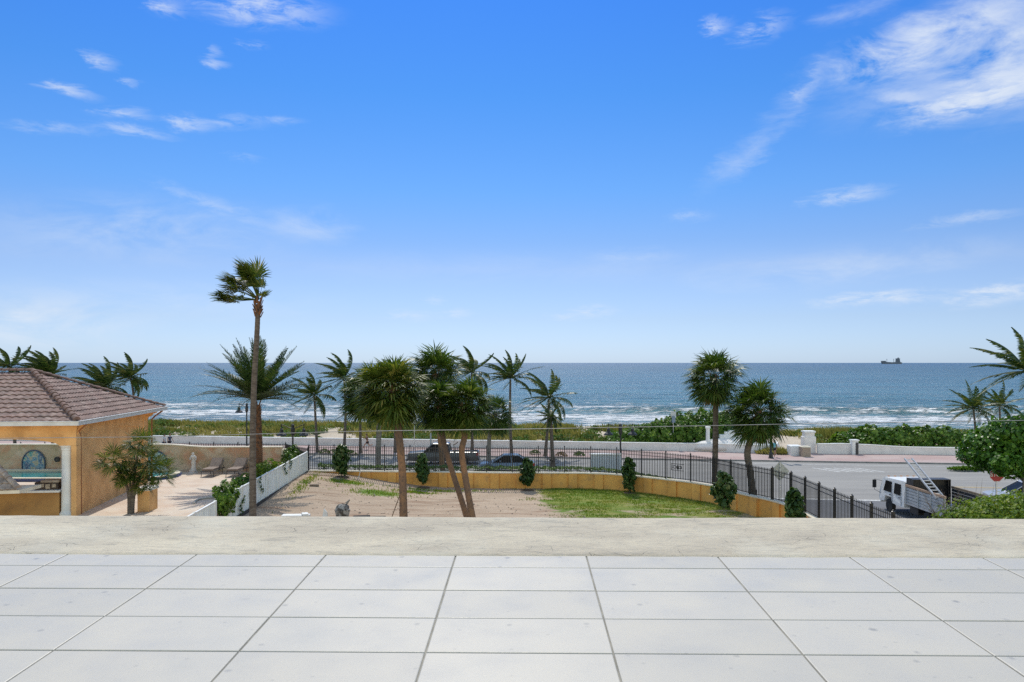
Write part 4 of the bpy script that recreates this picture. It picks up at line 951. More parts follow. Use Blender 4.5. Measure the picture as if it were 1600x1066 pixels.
# low clipped hedge behind the fence
r_ = random.Random(3); mb = MB(); H = resample(catmull([G(486, 736, 1.6)+Vector((0, 2.2, 0))]+[Vector((x, wallY(x)+2.4, 0)) for x in (-12, -8, -4, 0, 4, 6.5)]+[Vector((9.2, 50.6, 0)), Vector((11.4, 48.2, 0))], 8), .5)
for a, b in zip(H, H[1:]):
    t = a.x; hh = 1.72-.35*sstep(5, 12, t)
    for _ in range(170):
        p = a.lerp(b, r_.random()); w = r_.uniform(-.5, .5); z = hh*(1+.06*nz(p.x*2, 3)) if r_.random() < .6 else r_.uniform(.7, hh)
        if z < hh*.95: w = -.5+r_.uniform(-.05, .06)
        leaf(mb, Vector((p.x, p.y+w, z+r_.uniform(-.05, .06))), Vector((0, -.5, 1)), .10, r_)
tag(mb.build('clipped_hedge', M['hedge'], org=(0, 53.5, 0)), 'low clipped green hedge running behind the black fence', 'hedge')
# garden shrubs along the white fence, pool side
for i, (px, py, D, rad, lab) in enumerate([(458, 713, 53.0, (.7,.8,.6), 'green garden shrub at the far end of the white fence below the street lamp'),
        (417, 737, 47.8, (.75,1.6,.55), 'mixed yellow-green garden shrub behind the white fence beside the date palm'),
        (384, 757, 43.8, (.55,1.6,.5), 'dark green garden shrub behind the near half of the white fence'),
        (352, 779, 39.2, (.45,1.1,.8), 'leafy garden shrub at the near end of the white fence')]):
    c = A(px, py, D); r = random.Random(50+i); mb = MB(); blob_leaves(mb, c, rad, 1500, .13, r, .3); 
    mb.tube([(c.x, c.y, TZ-.1), (c.x+.05, c.y, c.z)], [.05, .03], 5)
    for k in range(5): mb.tube([(c.x, c.y, TZ+.1), (c.x+.3*math.cos(k*1.3), c.y+.3*math.sin(k*1.3), c.z+.1)], [.025, .01], 4)
    tag(mb.build('garden_shrub', M['shrub' if i == 1 else 'hedge'], org=(c.x, c.y, TZ)), lab, 'shrub', 'garden shrubs behind the white fence')
# climbing vines on the white fence
for i, (px, py, D) in enumerate([(500-49, 720, 48), (437, 756, 43.3), (462, 728, 47.2), (388, 787, 40.7), (414, 760, 42.2)]):
    x = lerp(-14.48, -13.78, (D-39.2)/12.4)+.08; z = CZ-(py-HY)*D/F; r = random.Random(i); mb = MB()
    for k in range(70): 
        t = r.random(); leaf(mb, Vector((x+r.uniform(0,.08), D+.25*math.sin(t*5+i)+r.uniform(-.18,.18), z+lerp(-.5,.35,t)+r.uniform(-.1,.1))), Vector((1,0,.3)), .08, r)
    tag(mb.build('climbing_vine', M['dark'], org=(x, D, z)), ('vine sprig near the far end of the white fence', 'vine sprig with bright leaves at the foot of the white fence', 'second vine sprig from the far end of the white fence', 'vine sprig on the white fence beside the tall trunk', 'small vine sprig on the middle of the white fence')[i], 'vine', 'vines climbing the white fence')
# young shrubs in front of the amber wall
M['mulch'] = pm('mulch', (.07,.045,.03), (.14,.09,.06), 9, .98, bump=.03)
YS = [(533.5, 697, 744, 'young dark shrub before the left end of the amber wall, tallest of the six', .62),(660, 711, 757, 'young dark shrub in front of the wall between the yard palms', .60),
      (824, 718, 760, 'young round shrub before the middle of the amber wall', .55),(983, 717, 769, 'young column-shaped shrub where the amber wall begins to curve', .60),
      (1131.5, 739, 796, 'young bushy shrub on a mulch ring at the right of the lawn', .62),(1241, 765, 818, 'young shrub at the right end of the amber wall, cut by the ledge', .60)]
for i, (px, y0, y1, lab, w) in enumerate(YS):
    b = G(px, y1, .72); 
    D_ = min(wallY((px-800)*49/F)-.75, F*8.3/(y1-HY)+.3) if i < 5 else 37.0; b = A(px, y1, D_)
    if i == 0: b = A(px, y1, 50.6)
    if i == 5: b = A(px, y1, 36.6)
    h = (y1-y0)*b.y/F; w *= (.72,.68,.8,.66,.86,.7)[i]; r = random.Random(70+i); e = empty('young_shrub', b, lab, 'shrub', 'young shrubs planted along the amber wall')
    mb = MB(); mb.tube([b, b+Vector((.03, 0, h*.8))], [.03, .012], 5)
    for k in range(8): a = k*2.4; z = h*(.22+.07*k); mb.tube([b+Vector((0, 0, z*.8)), b+Vector((.3*w*math.cos(a), .3*w*math.sin(a), z+.2))], [.012, .006], 4)
    mb.build('stem', M['trunk'], e)
    mb = MB()
    tips = []
    for q in range(26):
        t = (q+.5)/26; a = q*2.4+r.uniform(-.4,.4); rr = w*.78*(math.sin(PI*min(1, .10+t*.84))**.8)*r.uniform(.55, 1.25); tips.append((rr*math.cos(a), rr*math.sin(a), h*(.14+.84*t), .24-.08*t))
    for (tx, ty, tz, s_) in tips:
        for _ in range(34):
            v = Vector((r.gauss(0,1), r.gauss(0,1), r.gauss(0,1))).normalized()*s_*r.uniform(.5,1.15)
            leaf(mb, b+Vector((tx, ty, tz))+v, v.normalized()+Vector((0,0,.5)), .14, r, 2.0)
    mb.build('crown', M['dark'], e)
    # mulch ring
    mb = MB(); mz = yardz(b.x, b.y); mb.lathe((b.x, b.y-.05, mz-.03), [(w*1.25,0),(w*1.1,.05),(.05,.10)], 16, 1, .8); tag(mb.build('mulch_ring', M['mulch'], org=(b.x, b.y, mz)), 'dark mulch ring under the '+('leftmost','second','third','fourth','fifth','rightmost')[i]+' young shrub from the left', 'mulch', 'mulch rings')
# sea grape tree at the right edge with the light shrub below it
r = random.Random(90); tb = A(1618, 742, 43); tb.z = 0
e = empty('sea_grape_tree', tb, 'dense bright green sea grape tree over the stop sign at the right edge', 'tree')
mb = MB(); cc = A(1606, 697, 43)
mb.tube([tb, tb+Vector((-.1, 0, 1.4)), cc+Vector((0, 0, -.6))], [.2, .16, .1], 8)
for k in range(7): a = k*.9; mb.tube([tb+Vector((-.1, 0, 1.5+.1*k)), cc+Vector((1.8*math.cos(a), 1.5*math.sin(a), -.3+.3*math.sin(k)))], [.09, .03], 5)
mb.build('trunk', M['trunk_g'], e)
mb = MB()
for (dx, dy, dz, rx, ry, rz_, n) in [(0,0,.2,2.6,2.3,1.35,3000),(-1.7,-.3,-.1,1.8,1.6,1.25,2300),(-2.3,.2,-.4,1.25,1.2,.95,1400),(-.6,-.9,.75,1.9,1.6,.95,2000),(-1.1,-.5,-.9,1.4,1.2,.75,1300),(.8,-.6,-.7,1.6,1.3,.85,1200),(1.6,0,.3,2.2,2,1.3,1400),(-2.75,-2.5,-.70,.85,.5,.5,900),(-2.6,-1.0,-.55,.9,.8,.7,700)]:
    blob_leaves(mb, cc+Vector((dx, dy, dz)), (rx, ry, rz_), int(n*1.15), .19, r, .16, 1.6, None, .4, 1.1, .35)
mb.build('crown', M['grape'], e)
r = random.Random(91); mb = MB()
for (px, py, D, rx, ry, rz_, n) in [(1590,806,30,1.7,1.5,.75,3400),(1540,808,29.5,1.3,1.3,.65,2600),(1500,818,29,.9,1.1,.5,1500),(1640,800,30.5,1.6,1.5,.8,1800),(1570,792,31,.8,.8,.42,900)]:
    blob_leaves(mb, A(px, py, D), (rx, ry, rz_), n, .085, r, .28, 1.8, None, .3, 1.6, .4)
o = mb.build('flowering_shrub', M['shrub'], org=(A(1560, 810, 30).x, 30, 0)); tag(o, 'broad light yellow-green shrub at the bottom right in front of the truck', 'shrub')
mb = MB(); c0 = A(1560, 812, 30)
for k in range(9): mb.tube([(c0.x, 30, 0), (c0.x+rnd.uniform(-1.5,1.8), 30+rnd.uniform(-.8,.8), 2.9)], [.05, .015], 5)
mb.build('branches', M['trunk_g'], o)
mb = MB(); rb = random.Random(14); c0 = A(1478, 830, 29.5)
for k in range(26):
    t = A(rb.uniform(1438, 1512), rb.uniform(762, 800), 29.5); t.y += rb.uniform(-.5, .5); m_ = lerp(c0, t, .55)+Vector((rb.uniform(-.12,.12), 0, rb.uniform(-.05,.12)))
    mb.tube([c0, m_, t], [.014, .008, .003], 4)
    for q in range(3): s_ = lerp(m_, t, rb.random()); mb.tube([s_, s_+Vector((rb.uniform(-.25,.25), rb.uniform(-.2,.2), rb.uniform(.05,.3)))], [.005, .002], 3)
for px, py in ((1527,752),(1535,748),(1553,758),(1508,760)): t = A(px, py, 30.4); mb.tube([A(px-6, 800, 30.4), t], [.012, .003], 4)
mb.tube([c0, Vector((c0.x, c0.y, 0))], .04, 5)
tag(mb.build('bare_bush', pm('bare_twig', (.14,.10,.08), (.22,.17,.14), 8, .9), org=(c0.x, 29.5, 0)), 'leafless twiggy bush beside the rear of the truck', 'bush')

# dune grass and ground cover: nobody could count them
r = random.Random(101); mb = MB(); m2 = MB(); m3 = MB()
for _ in range(15500):
    x = r.uniform(-62, 62); d = r.uniform(1.6, 21); y = wallBY(x)+d; 
    if abs(x-28) < 5.5-.1*d or (x > 33 and d < 6): continue
    cov = nz(x*.16, d*.25, 5)+.5*nz(x*.5, d*.6, 2)
    if d < 5 and cov < .12: continue
    if cov < -.28: continue
    z = beachz(x, y); h = r.uniform(.35, .8)*(.7+.5*sstep(2, 10, d)); tgt = mb
    lean = Vector((-r.uniform(.1, .7), r.uniform(-.25, .25), 0))
    for k in range(5):
        q = Vector((x+r.uniform(-.3,.3), y+r.uniform(-.3,.3), z-.03)); w = Vector((.045, r.uniform(-.03,.03), 0)); t = q+Vector((0, 0, h*r.uniform(.6, 1.1)))+lean*h*r.uniform(.3, 1); md = q.lerp(t, .55)+Vector((0, 0, h*.1))
        i = len(tgt.v); tgt.v += [q-w, q+w, md+w*.8, md-w*.8, t]; tgt.f += [(i, i+1, i+2, i+3), (i+3, i+2, i+4)]
M['dune'] = leafmat('sea_oats', [(.05,.07,.018),(.14,.14,.04),(.27,.23,.09),(.38,.31,.16)], .8, .35, 1.0, .25)
tag(mb.build('dune_grass', M['dune'], org=(0, 90, 0)), 'yellow-green dune grass growing along the top of the beach', 'grass', kind='stuff')
for _ in range(1100):
    x = r.uniform(-60, 34); d = r.uniform(1.3, 15); y = wallBY(x)+d
    if abs(x-28) < 5: continue
    if nz(x*.13+7, d*.2, 9)+.4*nz(x*.4, d*.5, 1) < -.02: continue
    z = beachz(x, y); s = r.uniform(.35, .95)
    for k in range(int(44*s)+14): 
        a = r.uniform(0, 6.28); e_ = r.uniform(0, 1.5); leaf(m2, Vector((x+s*math.cos(a)*math.cos(e_), y+s*math.sin(a)*math.cos(e_), z+s*.75*math.sin(e_))), Vector((math.cos(a), math.sin(a), 1)), .19, r)
M['dshrub'] = leafmat('dune_shrub', [(.03,.055,.015),(.07,.13,.025),(.15,.21,.04),(.24,.19,.08)], .7, .25, 1.0, .35)
tag(m2.build('dune_shrubs', M['dshrub'], org=(0, 86, 0)), 'low green and reddish ground cover scattered over the dune', 'ground cover', kind='stuff')
# clumps at the beach access
for i, (px, py, D, rad, n, lab) in enumerate([(1212, 703, 74.9, (1.9,.9,.85), 700, 'yellow-green spiky clump by the beach access behind the walking child'), (1165, 693, 79.5, (2.4,1.4,.9), 700, 'bright low bush behind the stepped white scroll wall'), (1507, 722, 64, (1.4,.6,.42), 350, 'small dark planting at the kerb beside the sea grape tree')]):
    c = A(px, py, D); c.z = .1; r = random.Random(i+300); mb = MB()
    for _ in range(n):
        a = r.uniform(0, 6.28); q = math.sqrt(r.random()); b = c+Vector((rad[0]*q*math.cos(a), rad[1]*q*math.sin(a), 0)); t = b+Vector((r.uniform(-.35,.25), r.uniform(-.3,.1), rad[2]*(1.15-q*.7)*r.uniform(.6,1.1))); w = Vector((.05, .02, 0)); md = b.lerp(t, .5)+Vector((0,0,.05))
        k = len(mb.v); mb.v += [b-w, b+w, md+w, md-w, t]; mb.f += [(k, k+1, k+2, k+3), (k+3, k+2, k+4)]
    tag(mb.build('low_bush', M['dune' if i == 0 else 'shrub' if i == 1 else 'hedge'], org=c), lab, 'bush', 'bushes by the beach pavement')
PL = [(444,709),(507,708),(521,709),(548,710),(655,712),(742,712),(836,710),(877,713),(905,712)]
for i, (px, py) in enumerate(PL):
    c = G(px, py, .13); r = random.Random(i+400); mb = MB()
    for _ in range(90): a = r.uniform(0, 6.28); e_ = r.uniform(.1, 1.5); leaf(mb, c+Vector((.55*math.cos(a)*math.cos(e_), .4*math.sin(a)*math.cos(e_), .38*math.sin(e_))), Vector((math.cos(a), math.sin(a), 1)), .15, r)
    near = ('below the left street lamp', 'left of a palm foot', 'right of the first coconut palm', 'beside the tall coconut palm', 'behind the pickup', 'behind the tail of the pickup', 'left of the swept coconut palm', 'right of the swept coconut palm', 'near the pale box wall')[i]
    tag(mb.build('bedding_plant', M['deadf' if i in (0, 7) else 'dshrub'], org=c), 'small '+('reddish' if i in (0, 7) else 'green')+' bedding plant on the pavement '+near, 'plant', 'bedding plants on the pavement')
# ------------------------------------------------------------------ pavilion with the tiled hip roof
PO = Vector((-20.85, 36.8, 0)); EX = Vector((-.9947, -.103, 0)); EY = Vector((-.103, .9947, 0))
def pv(a, b, z): return PO+EX*a+EY*b+Vector((0, 0, z))
def tile_roof(mb, e0, e1, t0, t1, courses=11, per=.36, amp=.045, step=.05, lift=.02):
    """pan tiles over the face with eave e0-e1 and top edge t0-t1"""
    u = (e1-e0); L = u.length; u = u/L; mid = (t0+t1)/2; up = (mid-e0)-u*((mid-e0).dot(u)); H = up.length; up = up/H; nrm = u.cross(up).normalized()
    if nrm.z < 0: nrm = -nrm
    s0 = (t0-e0).dot(u); s1 = (t1-e0).dot(u)
    for c in range(courses):
        rows = []
        for (v, h) in ((c/courses, step), ((c+.02)/courses, step+.004), ((c+.5)/courses, step*.5), ((c+1)/courses, .0)):
            v = min(v, 1); a = lerp(0, s0, v); b = lerp(L, s1, v); n = 0; row = []
            K = max(2, int(L/(per/8)))
            for k in range(K+1):
                s = lerp(0, L, k/K); s_ = min(max(s, a), b); ph = (s_/per+(.0))*2*PI
                row.append(e0+u*s_+up*(H*v)+nrm*(h+lift+amp*(.5+.5*math.sin(ph))**.7))
            rows.append(row)
        for r0, r1 in zip(rows, rows[1:]): mb.strip(r0, r1)
        mb.strip([p-nrm*.07 for p in rows[0]], rows[0])
def ridge(mb, a, b, n, r=.15):
    d = (b-a); L = d.length; d /= L; s = d.cross(Vector((0, 0, 1))).normalized(); up = s.cross(d).normalized(); l = L/n
    for k in range(n):
        p = a+d*l*k; q = p+d*l*1.12
        mb.ringed([[p+s*math.cos(t)*r*1.12+up*(math.sin(t)*r*1.12+.02) for t in [PI*j/6 for j in range(7)]], [q+s*math.cos(t)*r*.9+up*(math.sin(t)*r*.9) for t in [PI*j/6 for j in range(7)]]])
def pavilion():
    root = empty('pavilion', pv(1.2, 1, TZ), 'orange stucco pool pavilion with a brown tiled hip roof and white column', 'pavilion')
    ZE = 6.15; HW = 4.95; LD = 12.1; WD = 17.0; ZR = 8.44
    mt = pm('roof_tile', (.25,.155,.13), (.15,.10,.085), 1.9, .85, bump=.01, c3=(.36,.27,.23), s3=3.2, f3=.8)
    mr = pm('ridge_tile', (.20,.115,.09), (.12,.075,.06), 2.5, .85, c3=(.30,.22,.18), s3=6, f3=.6)
    c = [pv(0,0,ZE), pv(0,LD,ZE), pv(WD,LD,ZE), pv(WD,0,ZE)]; r1 = pv(HW,LD/2,ZR); r2 = pv(WD-HW,LD/2,ZR)
    roofm = MB(); tile_roof(roofm, c[0], c[3], r1, r2, 12); roof = roofm.build('roof', mt, root)
    rb = MB(); tile_roof(rb, c[1], c[0], r1, r1, 12); rb.build('roof', mt, root)
    rb = MB(); rb.poly([c[2]+Vector((0,0,.04)), c[1]+Vector((0,0,.04)), r1+Vector((0,0,.04)), r2+Vector((0,0,.04))]); rb.poly([c[3]+Vector((0,0,.04)), c[2]+Vector((0,0,.04)), r2+Vector((0,0,.04))]); rb.build('roof', mt, root)
    mb = MB(); ridge(mb, c[0]+Vector((-.0,0,.10)), r1+Vector((0,0,.12)), 17, .15); ridge(mb, c[1]+Vector((0,0,.10)), r1+Vector((0,0,.12)), 17, .12); ridge(mb, r1+Vector((0,0,.12)), r2+Vector((0,0,.12)), 18, .13)
    mb.build('ridge_tiles', mr, roof)
    def pbox(mb, a0, b0, z0, a1, b1, z1): mb.ringed([[pv(a0,b0,z), pv(a1,b0,z), pv(a1,b1,z), pv(a0,b1,z)] for z in (z0, z1)])
    # gutter and soffit
    mb = MB()
    for (a0,b0,a1,b1) in ((-.14,-.14,WD+.14,.0),(-.14,.003,-.003,LD),(-.14,LD+.003,WD+.14,LD+.14)):
        pbox(mb, a0, b0, ZE-.15, a1, b1, ZE+.03)
    pbox(mb, -.18, -.18, ZE+.032, WD+.18, -.0, ZE+.06); pbox(mb, -.18, .003, ZE+.032, -.003, LD+.18, ZE+.06)
    mb.build('gutter', pm('gutter_paint', (.66,.66,.65), (.55,.55,.54), 3, .5), roof)
    mb = MB(); pbox(mb, .01, .01, ZE-.10, WD-.01, LD-.01, ZE-.03); mb.build('soffit', M['stucco'], root)
    # frieze beam all round, arched underside on the near side
    b0 = .75; z_t = ZE-.103; mb = MB(); a_c = 1.25
    A0, A1 = 1.15, 7.2
    X = frange(A0, A1, .2)
    def zb(a): t = (a-A0)/(A1-A0)*2-1; return 4.98+.32*math.sqrt(max(0, 1-t*t))
    mb.ringed([[pv(a,b0,zb(a)), pv(a,b0+.5,zb(a)), pv(a,b0+.5,z_t), pv(a,b0,z_t)] for a in X]); pbox(mb, .36, b0, 4.95, A0-.001, b0+.5, z_t); pbox(mb, A1+.001, b0, 4.98, WD-.7, b0+.5, z_t)
    mb.build('beam', M['stucco'], root)
    mb = MB(); pbox(mb, .31, b0-.05, ZE-.42, WD-.65, b0+.03, ZE-.102); mb.build('cornice', M['stucco'], root)
    # side wall with corner pilasters and a shallow arched panel
    mb = MB(); mb.ringed([[pv(.42,1.26,z), pv(.86,LD-.8,z), pv(1.26,LD-.8,z), pv(.72,1.26,z)] for z in (TZ-.05, z_t)]); mb.build('wall', M['stucco'], root)
    mb = MB(); pbox(mb, .36, .77, TZ-.05, .60, 1.255, 4.94); mb.build('pilaster', M['stucco'], root); mb = MB(); pbox(mb, .74, LD-1.5, TZ-.05, 1.24, LD-.75, z_t-.002)
    mb.build('pilaster', M['stucco'], root)
    mb = MB(); n = 20
    ar = [(lerp(1.3, LD-1.5, k/n), 5.0+.42*math.sin(PI*k/n)) for k in range(n+1)]
    af = lambda y: lerp(.36, .80, (y-1.2)/(LD-2)); mb.strip([pv(af(y), y, z) for y, z in ar], [pv(af(y), y, z_t-.01) for y, z in ar]); mb.strip([pv(af(y)+.07, y, z) for y, z in ar], [pv(af(y), y, z) for y, z in ar]); mb.build('arch_band', M['stucco'], root)
    for bb in (1.0, LD-1.1):                # scrolled eave brackets
        mb = MB(); pts = [(0,0),(.62,0),(.62,-.10),(.42,-.16),(.30,-.30),(.12,-.38),(.08,-.52),(0,-.56)]
        mb.prism([pv((.36 if bb < 5 else .74)-x*(.55 if bb < 5 else 1), bb, ZE-.155+z) for x, z in pts], -EY*.13, EY*.13); mb.build('bracket', M['stucco'], root)
    # columns
    for (a, b, r, mat_) in ((.88, 1.02, .27, 'white_p'), (8.0, 1.02, .27, 'white_p'), (5.1, LD-1.2, .30, 'cream'), (11, LD-1.2, .30, 'cream')):
        mb = MB(); p = pv(a, b, TZ)
        mb.lathe(p, [(r*1.3,0),(r*1.3,.12),(r*1.08,.2),(r,.26),(r*.93,3.2),(r*1.0,3.22),(r*1.02,3.30),(r*.95,3.31),(r*1.25,3.42),(r*1.3,3.46)], 20); mb.build('column', M[mat_], root, smooth=False)
    mb = MB(); pbox(mb, .95, LD-1.5, 5.02, WD-.7, LD-.9, z_t-.003); mb.build('beam', M['stucco'], root)
    # drain pipe
    rp = pm('rust_paint', (.33,.13,.05), (.25,.10,.04), 3, .6)
    for P_ in ([pv(-.05,.9,ZE-.16), pv(.3,.9,ZE-.5), pv(.40,1.3,ZE-.8), pv(.38,1.32,TZ)], [pv(-.05,LD-.5,ZE-.16), pv(.4,LD-.5,ZE-.5), pv(.6,LD-.5,ZE-.7), pv(.6,LD-.5,TZ)]):
        MB().tube(P_, .05, 8).build('downpipe', rp, root)
    # bar counter
    bar = empty('bar_counter', pv(5, .9, TZ), 'orange stucco bar counter with a white top between the pavilion columns', 'bar counter')
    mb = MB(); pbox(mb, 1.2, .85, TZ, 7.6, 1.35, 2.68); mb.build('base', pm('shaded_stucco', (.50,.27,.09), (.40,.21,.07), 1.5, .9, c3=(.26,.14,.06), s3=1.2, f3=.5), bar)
    mb = MB(); pbox(mb, 1.16, .72, 2.682, 7.65, 1.75, 2.78); mb.build('counter_top', M['white_p'], bar)
    # carved chest on the counter
    ch = empty('chest', pv(1.9, 1.2, 2.78), 'dark carved box with pale panels standing on the bar counter', 'box')
    x0 = 1.85; L_ = 1.15; mb = MB(); pbox(mb, 1.3, 1.0, 2.782, 2.4, 1.5, 3.14); mb.build('body', pm('dark_wood', (.035,.025,.02), (.07,.045,.03), 6, .7), ch)
    mb = MB(); pbox(mb, 1.26, .95, 3.142, 2.1, 1.55, 3.24); mb.build('lid', pm('pale_lid', (.45,.36,.26), (.30,.22,.15), 5, .8), ch)
    for k, (a, z, s) in enumerate([(1.5,2.98,.09),(1.8,2.94,.11),(2.05,2.99,.08),(2.25,2.9,.05)]):
        mb = MB(); pbox(mb, a-s, .985, z-s, a+s, .999, z+s); mb.build('panel', pm('pale_panel', (.50,.42,.30), (.25,.19,.13), 14, .8), ch)
    # neighbouring little tiled canopy, corner showing at the left edge
    cn = empty('tiled_canopy', pv(6, -3, 1.5), 'small weathered tile canopy corner at the left edge below the pavilion', 'canopy')
    e0 = A(27, 766, 34.5); e1 = A(-260, 775, 34.3); t0 = A(-14, 722, 35.6); t1 = A(-260, 722, 35.6)
    mb = MB(); mt2 = pm('old_tile', (.36,.29,.24), (.20,.16,.13), 3, .9, c3=(.48,.44,.38), s3=6, f3=.7)
    tile_roof(mb, e0, e1, t0, t1, 5, .30, .05, .05); mb.build('roof', mt2, cn)
    mb = MB(); ridge(mb, e0+Vector((.03,0,.08)), t0+Vector((0,0,.08)), 6, .13); mb.build('ridge_tiles', mt2, cn)
    mb = MB(); mb.ringed([[e0+Vector((.1,.0,-.15)), e0+Vector((.1,.0,.0)), e0+Vector((.1,1.6,.0)), e0+Vector((.1,1.6,-.15))], [e1+Vector((0,0,-.15)), e1, e1+Vector((0,1.6,0)), e1+Vector((0,1.6,-.15))]]); mb.build('fascia', M['cream'], cn)
    mb = MB(); mb.box(e1.x+1, 35.2, TZ, e1.x+1.3, 35.5, e0.z-.12); mb.build('post', M['cream'], cn)
pavilion()
# low pier by the thatch palm
t = A(227, 804, 38.9); e = empty('low_pier', (t.x, t.y, TZ), 'low square orange pier with a white cap behind the bushy fan palm', 'pier')
mb = MB(); mb.box(t.x-.30, 38.7, TZ-.02, t.x+.30, 39.6, 2.55); mb.build('body', M['stucco'], e)
mb = MB(); mb.box(t.x-.36, 38.64, 2.552, t.x+.36, 39.66, 2.68, ch=.02); mb.build('cap', M['white_p'], e)

# ------------------------------------------------------------------ pool wall, pool, terrace things
def stone_mat():
    m, nt, b = new_mat('painted_stone_blocks'); p = npos(nt, (1,1,1)); tc = nt.nodes.new('ShaderNodeMapping'); tc.inputs['Rotation'].default_value = (R(90), R(0), R(0)); nt.links.new(p, tc.inputs[0])
    t2 = nt.nodes.new('ShaderNodeMapping'); t2.inputs['Rotation'].default_value = (0, 0, R(45)); nt.links.new(tc.outputs[0], t2.inputs[0])
    br = nt.nodes.new('ShaderNodeTexBrick'); nt.links.new(t2.outputs[0], br.inputs[0]); br.inputs['Scale'].default_value = 1.3; br.inputs['Brick Width'].default_value = 1; br.inputs['Row Height'].default_value = 1; br.offset = 0
    br.inputs['Mortar Size'].default_value = .008; br.inputs['Color1'].default_value = (.50,.39,.26,1); br.inputs['Color2'].default_value = (.60,.49,.37,1); br.inputs['Mortar'].default_value = (.38,.28,.19,1)
    n1 = nnoise(nt, p, .8, 6, .6, .6); n2 = nnoise(nt, p, 1.9, 5, .6)
    c = mix_nodes(nt, nrange(nt, n1, .47, .60, 0, .65), br.outputs[0], (.52,.24,.13)); c = mix_nodes(nt, nrange(nt, n2, .50, .62, 0, .55), c, (.36,.30,.16))
    nt.links.new(c, b.inputs['Base Color']); b.inputs['Roughness'].default_value = .85; return m
pw = empty('garden_wall', (-25, 52.9, TZ), 'mottled stone garden wall behind the pool and the two loungers', 'wall')
def pwy(x): return 52.9+ .9*sstep(-20.5, -24, x)*0
def pwz(x): return 3.16+.17*sstep(-21.0, -24.0, x)
X = frange(-48, -15.85, .5); sm = stone_mat()
mb = MB(); mb.ringed([[(x, 52.9, TZ-.02), (x, 53.2, TZ-.02), (x, 53.2, pwz(x)), (x, 52.9, pwz(x))] for x in X]); mb.build('wall', sm, pw)
mb = MB(); mb.ringed([[(x, 52.84, pwz(x)+.002), (x, 53.26, pwz(x)+.002), (x, 53.26, pwz(x)+.07), (x, 52.84, pwz(x)+.07)] for x in X]); mb.build('coping', M['cream'], pw)
mb = MB(); mb.box(-15.846, 52.8, TZ-.02, -15.5, 53.3, 3.05); mb.build('end_pier', M['cream'], pw)
# arched mosaic niches
def mosaic(px, w, h, label, cols):
    cx = A(px, 730, 52.8).x; e = empty('mosaic_panel', (cx, 52.8, 1.62), label, 'mosaic', 'arched mosaics on the garden wall'); mb = MB(); n = 20
    pts = [(cx-w, 52.83, 1.62), (cx+w, 52.83, 1.62)]+[(cx+w*math.cos(PI*k/n), 52.83, 1.62+h*.35+h*.65*math.sin(PI*k/n)) for k in range(n+1)]
    mb.prism(pts, (0, 0, 0), (0, .06, 0))
    m, nt, b = new_mat('mosaic'); v = nt.nodes.new('ShaderNodeTexVoronoi'); v.inputs['Scale'].default_value = 9; nt.links.new(npos(nt), v.inputs[0])
    n1 = nnoise(nt, npos(nt), 1.6, 3, .5, .8); cr = nt.nodes.new('ShaderNodeValToRGB'); ce = cr.color_ramp.elements; nt.links.new(n1, cr.inputs[0])
    ce[0].position = .36; ce[0].color = c4(cols[0]); ce[1].position = .66; ce[1].color = c4(cols[3])
    for pp, cc_ in ((.46, cols[1]), (.55, cols[2])): q = ce.new(pp); q.color = c4(cc_)
    c = mix_nodes(nt, nrange(nt, v.outputs['Distance'], .5, .7, 0, .4), cr.outputs[0], (.5,.55,.55)); nt.links.new(c, b.inputs['Base Color']); b.inputs['Roughness'].default_value = .3
    mb.build('tile_field', m, e)
    mb = MB(); mb.tube([Vector(p)+Vector((0, -.01, 0)) for p in pts]+[Vector(pts[0])+Vector((0, -.01, 0))], .05, 6); mb.build('border', pm('dark_border', (.03,.06,.12), (.05,.10,.18), 6, .4), e)
mosaic(52, .78, 1.35, 'arched blue and teal mosaic on the garden wall seen left of the cream column', [(.02,.08,.20),(.05,.25,.40),(.45,.38,.25),(.03,.30,.32)])
mosaic(243, .80, 1.30, 'pale blue arched mosaic on the garden wall behind the bushy fan palm', [(.15,.35,.45),(.30,.50,.55),(.45,.55,.50),(.20,.42,.50)])
mb = MB(); c = A(88, 718, 52.75); 
mb.ringed([[c+Vector((q*math.cos(a), y, q*math.sin(a))) for a in [2*PI*k/14 for k in range(14)]] for q, y in ((.18,.14),(.18,.02),(.12,0),(.1,.03))]); tag(mb.build('wall_light', M['darkm'], org=c), 'small round dark light fitted on the garden wall between the columns', 'light')
